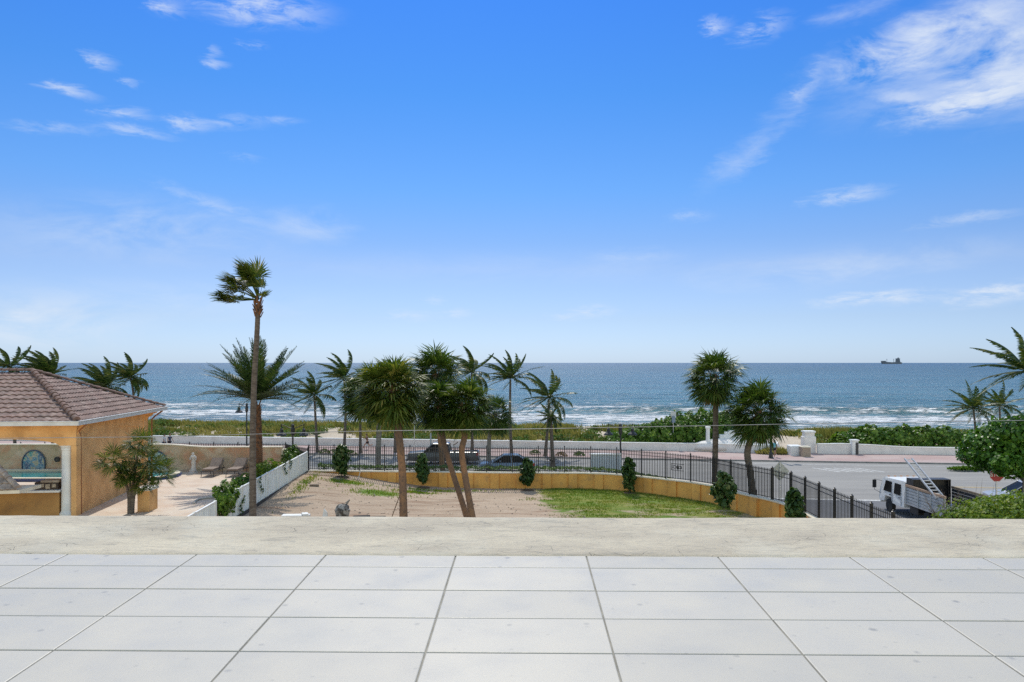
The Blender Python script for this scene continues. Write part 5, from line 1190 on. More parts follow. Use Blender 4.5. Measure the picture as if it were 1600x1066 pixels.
# pool
def pool():
    P = []; n = 28
    for k in range(n): a = -PI/2+PI*k/(n-1); P.append((-24.2+1.85*math.cos(a), 50.55+1.75*math.sin(a)))
    P += [(-50, 52.3), (-50, 48.8)]
    mb = MB(); mb.poly([(x, y, TZ+.10) for x, y in P])
    m, nt, b = new_mat('pool_water'); p = npos(nt); c = mix_nodes(nt, nrange(nt, nnoise(nt, p, .8, 4), .35, .65), (.01,.16,.17), (.02,.24,.24)); nt.links.new(c, b.inputs['Base Color']); b.inputs['Roughness'].default_value = .05; nbump(nt, b, nnoise(nt, p, 3, 3), .03)
    w = mb.build('pool_water', m, org=(-28, 50.5, TZ)); w['kind'] = 'structure'
    e = empty('pool_rim', (-28, 50.5, TZ), 'raised rounded pool rim with dark blue tile band beside the pavilion', 'pool rim')
    def ring(s): return [(-24.2+(x+24.2)*(1+s/1.85) if x > -24.3 else x, 50.55+(y-50.55)*(1+s/1.75)) for x, y in P[:-2]]
    mb = MB(); a = [(-50, 48.8)]+P[:-2]+[(-50, 52.3)]; b2 = [(-50, 48.45)]+ring(.35)+[(-50, 52.65)]
    mb.ringed([[(p[0],p[1],TZ), (q[0],q[1],TZ), (q[0],q[1],TZ+.22), (p[0],p[1],TZ+.22)] for p, q in zip(a, b2)]); mb.build('coping', M['cream'], e)
    b3 = [(-50, 48.42)]+ring(.38)+[(-50, 52.68)]; b4 = [(-50, 48.38)]+ring(.42)+[(-50, 52.72)]
    mb = MB(); mb.ringed([[(p[0],p[1],TZ), (q[0],q[1],TZ), (q[0],q[1],TZ+.17), (p[0],p[1],TZ+.17)] for p, q in zip(b3, b4)]); mb.build('tile_band', pm('blue_tile', (.01,.04,.18), (.02,.06,.25), 8, .3), e)
pool()
# draped statue on its pedestal
def statue():
    c = A(302, 737, 52.2); e = empty('garden_statue', (c.x, c.y, TZ), 'white statue of a draped standing woman against the stone garden wall', 'statue')
    ms = pm('white_marble', (.72,.70,.66), (.60,.57,.53), 6, .7, bump=.01)
    mb = MB(); mb.box(c.x-.24, c.y-.24, TZ, c.x+.24, c.y+.24, TZ+.08, ch=.02); mb.box(c.x-.19, c.y-.19, TZ+.082, c.x+.19, c.y+.19, TZ+.22, ch=.02); mb.build('pedestal', ms, e)
    mb = MB(); rings = []
    for k in range(34):
        t = k/33; z = TZ+.2+1.22*t
        r_ = .17-.05*sstep(0,.35,t)+.03*math.exp(-((t-.42)/.1)**2)-.035*math.exp(-((t-.60)/.07)**2)+.03*math.exp(-((t-.74)/.07)**2)-.075*sstep(.80,.87,t)+.045*math.exp(-((t-.93)/.045)**2)-.06*sstep(.97,1,t)
        fold = .10*(1-sstep(.3,.6,t)); sx = 1+.25*math.exp(-((t-.77)/.06)**2)
        rings.append([Vector((c.x+.02*math.sin(t*5)+r_*sx*(1+fold*math.sin(9*a+t*3))*math.cos(a), c.y+r_*.8*(1+fold*math.sin(9*a))*math.sin(a), z)) for a in [2*PI*j/22 for j in range(22)]])
    mb.ringed(rings); b = mb.build('figure', ms, e, smooth=True)
    mb = MB(); z = TZ+.2
    mb.tube([(c.x-.15,c.y,z+.93),(c.x-.21,c.y-.06,z+.72),(c.x-.08,c.y-.17,z+.78)], [.045,.035,.028], 8); mb.tube([(c.x+.16,c.y,z+.93),(c.x+.20,c.y-.05,z+.72),(c.x+.10,c.y-.15,z+.58)], [.045,.035,.028], 8)
    mb.build('arms', ms, b, smooth=True)
statue()
# loungers
def lounger(x, y0, rz, label):
    e = empty('sun_lounger', (x, y0, TZ), label, 'sun lounger', 'brown sun loungers by the garden wall')
    def Q(s, l, z): return Vector((x, y0, TZ))+Vector((s, l, z))
    w = .36; sl = .62; H = .40; bl = .85; ang = R(42); hx = 1.15
    def slab(mb, pts, th, w): mb.ringed([[Q(-w, l, z), Q(w, l, z), Q(w, l-th*nx, z+th*nz_), Q(-w, l-th*nx, z+th*nz_)] for l, z, nx, nz_ in pts])
    mb = MB(); slab(mb, [(-.05,H,0,1),(.02,H+.02,0,1),(hx-.05,H+.02,0,1),(hx,H+.01,0,1)], .12, w); mb.build('seat_cushion', M['plast_b'], e)
    s_, c_ = math.sin(ang), math.cos(ang)
    mb = MB(); slab(mb, [(hx+.02,H+.03,s_,c_),(hx+.06*c_,H+.06*s_+.02,s_,c_),(hx+bl*c_,H+bl*s_,s_,c_),(hx+(bl+.04)*c_,H+(bl+.04)*s_,s_*.4,c_*.4)], .12, w); mb.build('back_cushion', M['plast_b'], e)
    mb = MB()
    for s in (-.4, .4): mb.tube([Q(s,-.1,H-.02), Q(s,hx,H-.02), Q(s,1.9,H-.02)], .025, 6); mb.tube([Q(s,hx,H-.0), Q(s,hx+bl*c_,H+bl*s_-.03)], .02, 6); mb.tube([Q(s,hx+.5*c_,H+.5*s_-.03), Q(s,1.75,H-.02)], .016, 5)
    for l in (-.1, .5, 1.1, 1.9): mb.tube([Q(-.4,l,H-.02), Q(.4,l,H-.02)], .02, 6)
    mb.build('frame', M['darkm'], e)
    for s in (-.4, .4):
        for l in (-.05, 1.5): mb = MB(); mb.tube([Q(s,l,H-.02), Q(s*1.04,l-.02,0)], [.024,.02], 6); mb.build('leg', M['darkm'], e)
        mb = MB(); mb.tube([Q(s,.95,H-.02), Q(s,.95,H+.26), Q(s,1.3,H+.28)], .018, 5); mb.build('armrest', M['darkm'], e)
lounger(A(321, 745, 50.0).x, 50.4, 0, 'brown cushioned sun lounger nearer the white statue')
lounger(A(360, 745, 50.0).x+.0, 50.4, 0, 'brown cushioned sun lounger beside the tall palm trunk')
# curved planter kerb with a little garden spike light
mb = MB(); P = [G(x, y, TZ) for x, y in ((303,788),(306,784),(313,781),(323,779.5),(334,778.5),(338,777))]
mb.tube([p+Vector((0,0,.05)) for p in catmull(P, 5)], .06, 6); tag(mb.build('planter_kerb', M['concrete'], org=P[2]), 'thin curved stone kerb of a planting bed on the pool terrace', 'kerb')
c = G(375, 751, TZ); e = empty('path_light', c, 'small dark path light on the pool terrace near the right lounger', 'light')
mb = MB(); mb.tube([c, c+Vector((0,0,.38))], .02, 6); mb.build('stem', M['darkm'], e); mb = MB(); mb.lathe(c, [(.03,.34),(.1,.38),(.09,.41),(.02,.48)], 10); mb.build('shade', M['darkm'], e)
# ------------------------------------------------------------------ street furniture
def bell(mb, c): mb.lathe(c, [(.03,.62),(.05,.50),(.11,.46),(.13,.38),(.12,.26),(.17,.20),(.34,.05),(.38,-.03),(.36,-.05),(.30,.0)], 16)
def lamp_post(px, py_top, D, label, arms=(-1, 1), span=.92, top=None, pole_r=.075):
    t = A(px, py_top, D); e = empty('street_lamp', (t.x, D, 0), label, 'street lamp', 'black street lamps'); H = t.z
    mb = MB(); mb.lathe((t.x, D, 0), [(.26,0),(.26,.15),(.20,.22),(.17,.55),(.12,.7),(.10,.9),(pole_r*1.1,1.1),(pole_r,1.3),(pole_r*.85,H-.85),(pole_r*1.5,H-.82),(pole_r*2.0,H-.7),(pole_r*2.1,H-.35),(pole_r*1.4,H-.22),(pole_r*1.8,H-.12),(pole_r*1.5,H),(.01,H+.08)], 14)
    mb.build('pole', M['black'], e)
    for s in arms:
        mb = MB(); mb.tube([(t.x,D,H-.32),(t.x+s*span*.4,D,H-.22),(t.x+s*span*.8,D,H-.05),(t.x+s*span,D,H-.03)], .03, 6)
        mb.tube([(t.x+s*span,D,H+.06),(t.x+s*span,D,H-.25)], .03, 6); arm = mb.build('arm', M['black'], e)
        mb = MB(); bell(mb, (t.x+s*span, D, H-.82)); sh = mb.build('lamp_shade', M['black'], e)
        mb = MB(); mb.lathe((t.x+s*span, D, H-.82), [(.01,-.09),(.12,-.07),(.20,-.02),(.24,.03)], 12); mb.build('lens', pm('lamp_lens', (.55,.55,.52), (.48,.48,.46), 3, .2), sh)
    return e
lamp_post(457.5, 663.5, 60, 'two-armed black street lamp left of centre behind the white fence', (-1, 1), .87)
lamp_post(969.5, 663, 62, 'two-armed black street lamp behind the pale low box wall', (-1, 1), .97)
lamp_post(385.5, 631, 75.5, 'tall single-armed black street lamp by the date palm', (-1,), .75, pole_r=.07)
lamp_post(1204.6, 628, 71.3, 'tall black street lamp beside the walking child, its top in the palm crown', (1,), .8, pole_r=.10)
# banners and sign posts
def sign_post(px, y0, y1, D, w, h, label, mat, name='sign', pr=.035, zb=0.0):
    t = A(px, y0, D); b = A(px, y1, D); e = empty(name, (t.x, D, zb), label, 'sign'); mb = MB(); mb.tube([(t.x, D, zb), (t.x, D, t.z-.02)], pr, 8); mb.build('pole', M['alu'], e)
    mb = MB(); mb.box(t.x-w/2, D-pr-.03, t.z-h, t.x+w/2, D-pr-.01, t.z, ch=.0); mb.build('plate', mat, e); return e
sign_post(647.5, 650, 690, 80.5, .48, .80, 'small green sign plate on a pole on the dune behind the yard palms', pm('sign_green', (.10,.22,.09), (.55,.60,.50), .9, .5, lo=.45, hi=.5), 'beach_sign')
e = sign_post(1052, 643, 684, 79, .55, .52, 'pale square sign with a grey box below, in front of the left sea grape hedge', pm('sign_grey', (.50,.53,.53), (.42,.45,.45), 3, .5), 'beach_sign')
c = A(1052.5, 655, 78.9); mb = MB(); mb.box(c.x-.17, 78.8, c.z-.35, c.x+.17, 79.0, c.z+.3, ch=.02); mb.build('meter_box', pm('grey_blue_box', (.18,.24,.32), (.14,.19,.26), 3, .5), e)
mb = MB(); c = A(673, 677, 70); mb.tube([(c.x,70,0),(c.x,70,c.z)], [.09,.07], 8); tag(mb.build('utility_pole', pm('pale_pole', (.45,.46,.47), (.36,.37,.38), 3, .6), org=(c.x,70,0)), 'slim pale grey pole standing by the pickup behind the fence', 'pole')
# back of a diamond warning sign
c = A(1218.5, 736.5, 44.5); e = empty('diamond_sign', (c.x, c.y, 0), 'bare grey back of a diamond road sign behind the black fence', 'road sign')
mb = MB(); w_ = .56; mb.prism([(c.x-w_,c.y,c.z),(c.x,c.y,c.z-w_),(c.x+w_,c.y,c.z),(c.x,c.y,c.z+w_)], (0,.0,0), (0,.012,0)); mb.build('plate', pm('bare_sign_metal', (.48,.47,.42), (.38,.37,.33), 5, .45, metal=.3), e)
mb = MB(); mb.box(c.x-.03, c.y-.05, 0, c.x+.03, c.y-.004, c.z+.5); mb.build('pole', M['alu'], e)
for dz in (.2, -.2): mb = MB(); mb.lathe((c.x, c.y-.06, c.z+dz-.02), [(.025,0),(.025,.04)], 6); mb.build('bolt', M['darkm'], e)
# stop sign
D = 41.2; c = A(1557.5, 742, D); e = empty('stop_sign', (c.x, D, 0), 'red octagonal stop sign half covered by the sea grape leaves', 'stop sign'); rr = .375/math.cos(PI/8)
def octa(r, y): return [(c.x+r*math.cos(PI/8+k*PI/4), y, c.z+r*math.sin(PI/8+k*PI/4)) for k in range(8)]
mb = MB(); mb.prism(octa(rr, D), (0,0,0), (0,.006,0)); pl = mb.build('plate', pm('sign_white', (.75,.74,.72), (.66,.65,.63), 3, .4), e)
mb = MB(); mb.prism(octa(rr*.94, D-.004), (0,0,0), (0,.003,0)); mb.build('red_face', pm('sign_red', (.42,.016,.022), (.34,.014,.02), 3, .4), pl)
mb = MB(); mb.box(c.x-.035, D+.008, 0, c.x+.035, D+.06, c.z+.36); mb.build('pole', M['alu'], e)
def text_mesh(s, size, name, mat, parent, loc, rot, ext=.002):
    cu = bpy.data.curves.new('text', 'FONT'); cu.body = s; cu.size = size; cu.align_x = 'CENTER'; cu.align_y = 'CENTER'; cu.extrude = ext; cu.offset = size*.025
    o = bpy.data.objects.new('text', cu); COL.objects.link(o); dg = bpy.context.evaluated_depsgraph_get(); me = bpy.data.meshes.new_from_object(o.evaluated_get(dg)); bpy.data.objects.remove(o)
    me.materials.clear(); me.materials.append(mat); m = bpy.data.objects.new(name, me); COL.objects.link(m)
    root = parent
    while root.parent: root = root.parent
    m.parent = parent; m.location = Vector(loc)-root.location; m.rotation_euler = rot; return m
text_mesh('STOP', .29, 'lettering', M['white_p'], pl, (c.x, D-.008, c.z), (R(90), 0, 0))
# beach posts
for i, (px, y0) in enumerate([(248,661.5),(332,661),(418,661),(503.5,662)]):
    t = A(px, y0, 103); mb = MB(); mb.tube([(t.x,103,-.6),(t.x,103,t.z)], [.12,.11], 7)
    tag(mb.build('beach_post', M['wood_d'], org=(t.x,103,0)), ('first', 'second', 'third', 'fourth')[i]+' wooden post from the left along the seaward edge of the dune', 'post', 'wooden posts along the dune')

# ------------------------------------------------------------------ vehicles
def wheel(parent, x, y, r, w, axis, rimmat=None, z0=0.0):
    """axis: unit vector of the axle pointing outwards"""
    ax = Vector(axis).normalized(); c = Vector((x, y, z0+r)); a = ax.cross(Vector((0,0,1))).normalized(); u = Vector((0,0,1)); n = 22
    def ring(q, o): return [c+ax*o+(a*math.cos(2*PI*k/n)+u*math.sin(2*PI*k/n))*q for k in range(n)]
    mb = MB(); mb.ringed([ring(r*.62,-w/2), ring(r*.95,-w/2), ring(r,-w*.35), ring(r,w*.35), ring(r*.95,w/2), ring(r*.62,w/2)]); tyre = mb.build('wheel', M['rubber'], parent)
    mb = MB(); mb.ringed([ring(r*.62,w*.38), ring(r*.60,w*.49), ring(r*.52,w*.40), ring(r*.25,w*.30), ring(r*.2,w*.46), ring(.001,w*.47)]); rim = mb.build('rim', rimmat or M['alu'], tyre)
def car(x, y, z, length, width, height, label, paint, kind='sedan', rz=0.0, group=None, name='parked_car'):
    """faces -X before the turn rz; built in world space"""
    e = empty(name, (x, y, z), label, 'pickup truck' if kind == 'pickup' else 'car', group); L, Wd = length/2, width/2; ca, sa = math.cos(rz), math.sin(rz)
    def T(p): px, py, pz = p; return Vector((x+px*ca-py*sa, y+px*sa+py*ca, z+pz))
    def sec(xs, zlo, zhi, hw, bulge=.04): # cross section ring at position xs
        return [T((xs,-hw,zlo)), T((xs,-hw-bulge,(zlo+zhi)*.5)), T((xs,-hw+.02,zhi-.05)), T((xs,-hw+.12,zhi)), T((xs,hw-.12,zhi)), T((xs,hw-.02,zhi-.05)), T((xs,hw+bulge,(zlo+zhi)*.5)), T((xs,hw,zlo))]
    zb = .28; belt = height*.58
    if kind == 'pickup':
        belt = height*.60; S = [(-L,.45,belt*.78,.86),(-L+.08,.35,belt*.90,.95),(-L+.9,zb,belt*.96,1),(-L+1.5,zb,belt,1),(L*.98-.08,zb,belt,1),(L,.42,belt*.98,.97)]
    else: S = [(-L,.38,belt*.72,.78),(-L+.12,.28,belt*.82,.90),(-L+.9,zb,belt*.94,1),(-L+1.3,zb,belt,1),(L-.9,zb,belt*1.03,1),(L-.1,.3,belt*1.0,.92),(L,.4,belt*.92,.80)]
    mb = MB(); mb.ringed([sec(a, b, c_, Wd*q-.03) for a, b, c_, q in S]); mb.build('body', paint, e, smooth=False)
    # greenhouse: glass volume, then roof and pillars
    if kind == 'pickup': g0, g1, r0, r1 = -L+1.45, .62, -L+2.25, .50
    else: g0, g1, r0, r1 = -L+1.15, L-.45, -L+2.0, L-1.35
    def gh(xs, hw, zz): return [T((xs,-hw,zz)), T((xs,hw,zz))]
    hb, ht = Wd-.09, Wd-.26; z0, z1 = belt-.005, height-.06
    B = [T((g0,-hb,z0)), T((g1,-hb,z0)), T((g1,hb,z0)), T((g0,hb,z0))]; U = [T((r0,-ht,z1)), T((r1,-ht,z1)), T((r1,ht,z1)), T((r0,ht,z1))]
    mb = MB(); mb.ringed([B, U]); mb.build('window_glass', M['glass'], e)
    mb = MB(); mb.ringed([[T((r0-.04,-ht-.02,z1+.001)), T((r1+.04,-ht-.02,z1+.001)), T((r1+.04,ht+.02,z1+.001)), T((r0-.04,ht+.02,z1+.001))], [T((r0+.12,-ht+.12,height)), T((r1-.1,-ht+.12,height)), T((r1-.1,ht-.12,height)), T((r0+.12,ht-.12,height))]]); mb.build('roof', paint, e)
    fr = [0, .5, 1] if kind != 'pickup' else [0, .52, 1]
    for s in (-1, 1):
        mb = MB()
        for q in fr:
            a = lerp(g0, g1, q if q != .5 else .52); b_ = lerp(r0, r1, q); mb.tube([T((a,s*(hb+.005),z0)), T((b_,s*(ht+.005),z1))], .035, 5)
        mb.tube([T((r0,s*(ht+.01),z1)), T((r1,s*(ht+.01),z1))], .03, 5)
        mb.build('pillars', paint, e)
    if kind == 'pickup':
        mb = MB(); mb.ringed([[T((.75,-Wd+.16,belt+.004)), T((L-.12,-Wd+.16,belt+.004)), T((L-.12,Wd-.16,belt+.004)), T((.75,Wd-.16,belt+.004))], [T((.76,-Wd+.17,belt+.012)), T((L-.13,-Wd+.17,belt+.012)), T((L-.13,Wd-.17,belt+.012)), T((.76,Wd-.17,belt+.012))]]); mb.build('bed_cover', M['rubber'], e)
        mb = MB(); mb.tube([T((.95,-.5,height-.15)), T((1.25,0,height+.02)), T((1.0,.5,height-.2))], .05, 6); mb.tube([T((1.1,-.6,belt)), T((.95,-.5,height-.15))], .03, 5); mb.build('load_bundle', M['wood_d'], e)
    wr = height*.215 if kind != 'pickup' else .38
    for s in (-1, 1):
        for a in (-L+length*.19, L-length*.20):
            p = T((a, s*(Wd-.10), 0)); wheel(e, p.x, p.y, wr, .22, (-sa*s, ca*s, 0), None, z)
            q = T((a, s*(Wd+.014), wr)); mb = MB(); n = 14
            mb.strip([T((a+math.cos(PI*k/n)*wr*1.12, s*(Wd+.012), wr+math.sin(PI*k/n)*wr*1.12)) for k in range(n+1)], [T((a+math.cos(PI*k/n)*wr*1.3, s*(Wd+.02), wr+math.sin(PI*k/n)*wr*1.25)) for k in range(n+1)]); mb.build('wheel_arch', M['rubber'], e)
        mb = MB(); p0, p1 = (-L-.005, s*(Wd*.55), belt*.62), (-L+.05, s*(Wd*.78), belt*.76)
        mb.ringed([[T((-L-.01,s*Wd*.50,zz)), T((-L-.01,s*Wd*.80,zz)), T((-L+.12,s*Wd*.90,zz)), T((-L+.12,s*Wd*.5,zz))] for zz in (belt*.60, belt*.74)]); mb.build('headlight', pm('lamp_glass', (.6,.62,.65), (.5,.52,.55), 3, .1), e)
        mb = MB(); mb.ringed([[T((L+.012,s*Wd*.62,zz)), T((L+.012,s*Wd*.93,zz)), T((L-.14,s*(Wd+.012),zz)), T((L-.14,s*Wd*.62,zz))] for zz in (belt*.68, belt*.93)]); mb.build('tail_light', pm('tail_red', (.45,.01,.015), (.35,.01,.012), 3, .2), e)
        mb = MB(); mb.ringed([[T((r0-.30+u,s*(Wd+.02+v),zz)) for u, v in ((0,0),(.12,0),(.12,.16),(0,.18))] for zz in (belt+.05, belt+.20)]); mb.build('mirror', paint, e)
    mb = MB(); mb.ringed([[T((a,-Wd*.9,.30)), T((a,-Wd*.9,.48)), T((a,Wd*.9,.48)), T((a,Wd*.9,.30))] for a in (-L-.05, -L+.02)]); mb.ringed([[T((a,-Wd*.9,.34)), T((a,-Wd*.9,.52)), T((a,Wd*.9,.52)), T((a,Wd*.9,.34))] for a in (L-.02, L+.06)]); mb.build('bumper', M['darkm'], e)
    mb = MB(); mb.tube([T((-.02 if kind!='pickup' else -L+2.6,-Wd-.012,.35)), T((-.02 if kind!='pickup' else -L+2.6,-Wd-.018,belt-.05))], .008, 4); mb.tube([T((L*.38 if kind!='pickup' else -L+3.4,-Wd-.012,.38)), T((L*.38 if kind!='pickup' else -L+3.4,-Wd-.018,belt-.05))], .008, 4); mb.build('door_seam', M['rubber'], e)
    return e
pg = pm('grey_car_paint', (.10,.105,.11), (.085,.09,.095), 2, .3, metal=.3)
ps = pm('silver_car_paint', (.42,.43,.44), (.38,.39,.40), 2, .3, metal=.4)
pb = pm('blue_grey_car_paint', (.16,.21,.27), (.13,.18,.24), 2, .22, metal=.3)
car(A(693,720,68.8).x, 68.8, 0, 6.3, 1.95, 1.85, 'dark grey pickup truck on the far lane behind the black fence', pg, 'pickup', 0.0, name='pickup_truck')
car(A(792,730,63.8).x, 63.8, 0, 4.6, 1.8, 1.42, 'low blue-grey sedan behind the fence between two yard shrubs', pb, 'sedan', 0.0)
car(A(1600,762,48.5).x+.2, 48.5, 0, 4.6, 1.85, 1.5, 'silver car at the right edge behind the stop sign pole', ps, 'sedan', R(-14))

# ------------------------------------------------------------------ crew cab truck
def truck():
    e = empty('flatbed_truck', (23.8, 44, 0), 'white crew cab work truck with slatted bed and a ladder on it', 'truck'); X0, X1 = 22.72, 24.92
    wp = pm('white_truck_paint', (.86,.85,.83), (.78,.77,.75), 1.5, .3, c3=(.5,.49,.47), s3=4, f3=.25)
    prof = [(47.42,.55),(47.52,.62),(47.50,1.05),(47.22,1.90),(46.95,2.03),(44.65,2.10),(44.55,2.05),(44.52,.60),(45.5,.58),(45.62,.62),(45.9,.62),(46.02,.95),(46.75,.95),(46.9,.58)]
    P = [(y, z) for y, z in prof]
    # body as closed side profile swept across, sides leaning in above the belt line
    mb = MB(); n = len(P)
    def lean(z, s): return (0 if z < 1.2 else (z-1.2)*.10)
    ringsL = [Vector((X0+lean(z,0), y, z)) for y, z in P]; ringsR = [Vector((X1-lean(z,0), y, z)) for y, z in P]
    i = 0; mb.v += ringsL+ringsR; mb.f.append(tuple(range(n))); mb.f.append(tuple(range(2*n-1, n-1, -1)))
    for j in range(n): mb.f.append((j, (j+1)%n, n+(j+1)%n, n+j))
    mb.build('cab', wp, e, fix=True)
    for (a, b_, c_, d_, nm) in ((46.05,46.98,1.22,1.86,'side_window'),(44.98,45.72,1.22,1.86,'rear_side_window')):
        for s, xf in ((-1, lambda z: X0+lean(z,0)-.008), (1, lambda z: X1-lean(z,0)+.008)):
            yt = b_-(.18 if b_ > 46.5 else 0); pts = [(xf(c_),a,c_),(xf(c_),b_,c_),(xf(d_),yt,d_),(xf(d_),a,d_)]
            mb = MB(); mb.prism(pts, (0,0,0), (.006*-s,0,0)); mb.build(nm, M['glass'], e)
    mb = MB(); mb.prism([(X0+.18,47.475,1.16),(X1-.18,47.475,1.16),(X1-.24,47.24,1.86),(X0+.24,47.24,1.86)], (0,.01,.004), (0,.018,.006)); mb.build('windscreen', M['glass'], e)
    mb = MB(); mb.prism([(X0+.3,44.50,1.45),(X1-.3,44.50,1.45),(X1-.3,44.50,1.9),(X0+.3,44.50,1.9)], (0,0,0), (0,.012,0)); mb.build('rear_window', M['glass'], e)
    mb = MB()
    for y in (46.0, 45.85, 44.85): mb.box(X0-.007, y-.012, .65, X0-.001, y+.012, 1.9 if y != 45.85 else 1.2)
    for y in (46.12, 45.02): mb.box(X0-.03, y-.02, 1.05, X0-.002, y+.12, 1.10)
    mb.build('door_trim', M['darkm'], e)
    mb = MB(); mb.box(X0+.1, 47.50, .42, X1-.1, 47.62, .62, ch=.02); mb.build('bumper', M['white_p'], e)
    for s in (X0+.28, X1-.28): mb = MB(); mb.box(s-.17, 47.49, .72, s+.17, 47.535, .90); mb.build('headlight', pm('truck_lamp', (.7,.7,.72), (.6,.6,.62), 3, .1), e)
    for s, x in ((-1, X0), (1, X1)):
        mb = MB(); mb.tube([(x+s*.0,47.2,1.75),(x+s*.34,47.38,1.85),(x+s*.36,47.38,1.2),(x,47.3,1.0)], .014, 5); a = mb.build('mirror_arm', M['black'], e)
        mb = MB(); mb.box(x+s*.36-.12, 47.34, 1.32, x+s*.36+.12, 47.42, 1.80, ch=.03); mb.build('mirror', M['black'], a)
    al = pm('amber_lens', (.6,.25,.03), (.5,.2,.03), 3, .3)
    for k in range(5): MB().box(X0+.3+k*.38, 47.0, 2.05, X0+.42+k*.38, 47.08, 2.09).build('marker_light', al, e)
    # chassis, tanks, wheels
    mb = MB(); mb.box(X0+.55, 40.4, .55, X0+.67, 47.2, .78); mb.box(X1-.67, 40.4, .55, X1-.55, 47.2, .78)
    for y in (41, 42.6, 44.4): mb.box(X0+.67, y, .58, X1-.67, y+.1, .74)
    mb.box(X0+.12, 43.2, .42, X0+.5, 44.1, .78, ch=.03); mb.build('chassis', M['black'], e)
    wheel(e, X0+.16, 46.38, .40, .24, (-1,0,0)); wheel(e, X1-.16, 46.38, .40, .24, (1,0,0)); wheel(e, X0+.22, 42.1, .40, .40, (-1,0,0)); wheel(e, X1-.22, 42.1, .40, .40, (1,0,0))
    # bed
    bz = .98; mb = MB(); mb.box(X0-.02, 40.2, bz-.12, X1+.02, 44.38, bz); mb.build('bed_floor', M['alu'], e)
    mb = MB(); gal = pm('galvanised', (.52,.53,.54), (.42,.43,.44), 3, .5, metal=.2)
    for k in range(5): z = bz+.02+k*.17; mb.box(X0-.015, 40.25, z, X0+.02, 44.3, z+.145)
    for y in (40.25, 41.6, 42.9, 44.2): mb.box(X0-.045, y, bz-.1, X0-.018, y+.08, 1.86)
    mb.build('side_panel', gal, e)
    mb = MB(); mb.box(X0-.03, 40.25, 1.865, X0+.05, 44.3, 1.99); mb.build('wooden_rail', pm('tan_board', (.48,.32,.22), (.38,.25,.17), 3, .8), e)
    mb = MB()
    for k in range(5): z = bz+.02+k*.18; mb.box(X1-.02, 40.25, z, X1+.015, 43.5, z+.16)
    mb.build('side_panel', M['darkm'], e)
    mb = MB(); mb.box(X1-.04, 40.25, 1.90, X1+.04, 43.5, 2.02); mb.build('wooden_rail', M['wood_d'], e)
    # black mesh cage at the front of the bed
    mb = MB(); mb.box(X0+.03, 43.55, bz, X0+.07, 44.3, 2.34); mb.box(X1-.07, 43.55, bz, X1-.03, 44.3, 2.34); mb.box(X0+.07, 44.25, bz, X1-.07, 44.3, 2.34); mb.box(X0+.03, 43.55, 2.342, X1-.03, 44.3, 2.38); mb.box(X0+.075, 43.9, bz, X1-.075, 43.93, 2.3)
    for k in range(7): mb.box(X0+.1+k*.32, 43.55, bz, X0+.13+k*.32, 43.58, 2.34)
    mb.build('tool_cage', M['black'], e)
    mb = MB(); mb.box(X0, 40.12, bz-.1, X1, 40.18, 1.45); mb.build('tailgate', gal, e)
    # ladder leaning on the cage
    l = empty('ladder', (23.2, 41.2, 1.5), 'long aluminium ladder leaning up out of the truck bed', 'ladder'); a = A(1470, 779, 41.0); b_ = A(1419, 716.5, 44.6)
    d = (b_-a); s = Vector((1,0,0)); nn = s.cross(d).normalized()
    for k in (-1, 1):
        mb = MB(); o = s*.22*k; th = Vector((.028, 0, 0)); q = nn*.045
        mb.ringed([[a+o-th-q, a+o+th-q, a+o+th+q, a+o-th+q], [b_+o-th-q, b_+o+th-q, b_+o+th+q, b_+o-th+q]]); mb.build('rail', M['alu'], l)
    N = 13
    for k in range(N): p = a+d*(k+.5)/N; MB().tube([p-s*.2, p+s*.2], .028, 6).build('rung', M['alu'], l)
truck()

# ------------------------------------------------------------------ cargo ship on the horizon
def ship():
    D = 7600; k = D/F; e = empty('cargo_ship', (A(1393,567,D).x, D, -3), 'small grey cargo ship on the horizon at right', 'ship'); z0 = -3.0
    # Note: profile in photo pixels, bow to the left
    def S(px, up): return ((px-800)*k, up*k)
    hull = [(1378.5,0),(1377,3.6),(1377.4,4.9),(1383,4.9),(1384,3.2),(1396,2.6),(1397.5,3.0),(1406,3.0),(1409,2.2),(1408.2,0)]
    def pr(mb, pts, hw, dz=0): mb.prism([(S(x,u)[0], D-hw, z0+S(x,u)[1]+dz) for x, u in pts], (0,0,0), (0,2*hw,0))
    ms = pm('ship_grey', (.10,.12,.15), (.14,.16,.19), .01, .8)
    mb = MB(); pr(mb, hull, 11); mb.build('hull', ms, e)
    mb = MB(); pr(mb, [(1399.5,3.02),(1400,7.5),(1399.6,8.6),(1402.2,8.7),(1403,10.0),(1404,10.1),(1404.2,8.8),(1406,8.4),(1405.3,7.2),(1406.3,3.02)], 8); mb.build('bridge', ms, e)
    for x, h in ((1385.7,8.0),(1396.4,8.2)):
        mb = MB(); p = S(x,0)[0]; mb.tube([(p,D,z0+2.5*k),(p,D,z0+h*k)], [.35*k,.25*k], 6); mb.tube([(p-.9*k,D,z0+7.2*k),(p+.9*k,D,z0+7.4*k)], .2*k, 5); mb.build('crane_mast', ms, e)
ship()

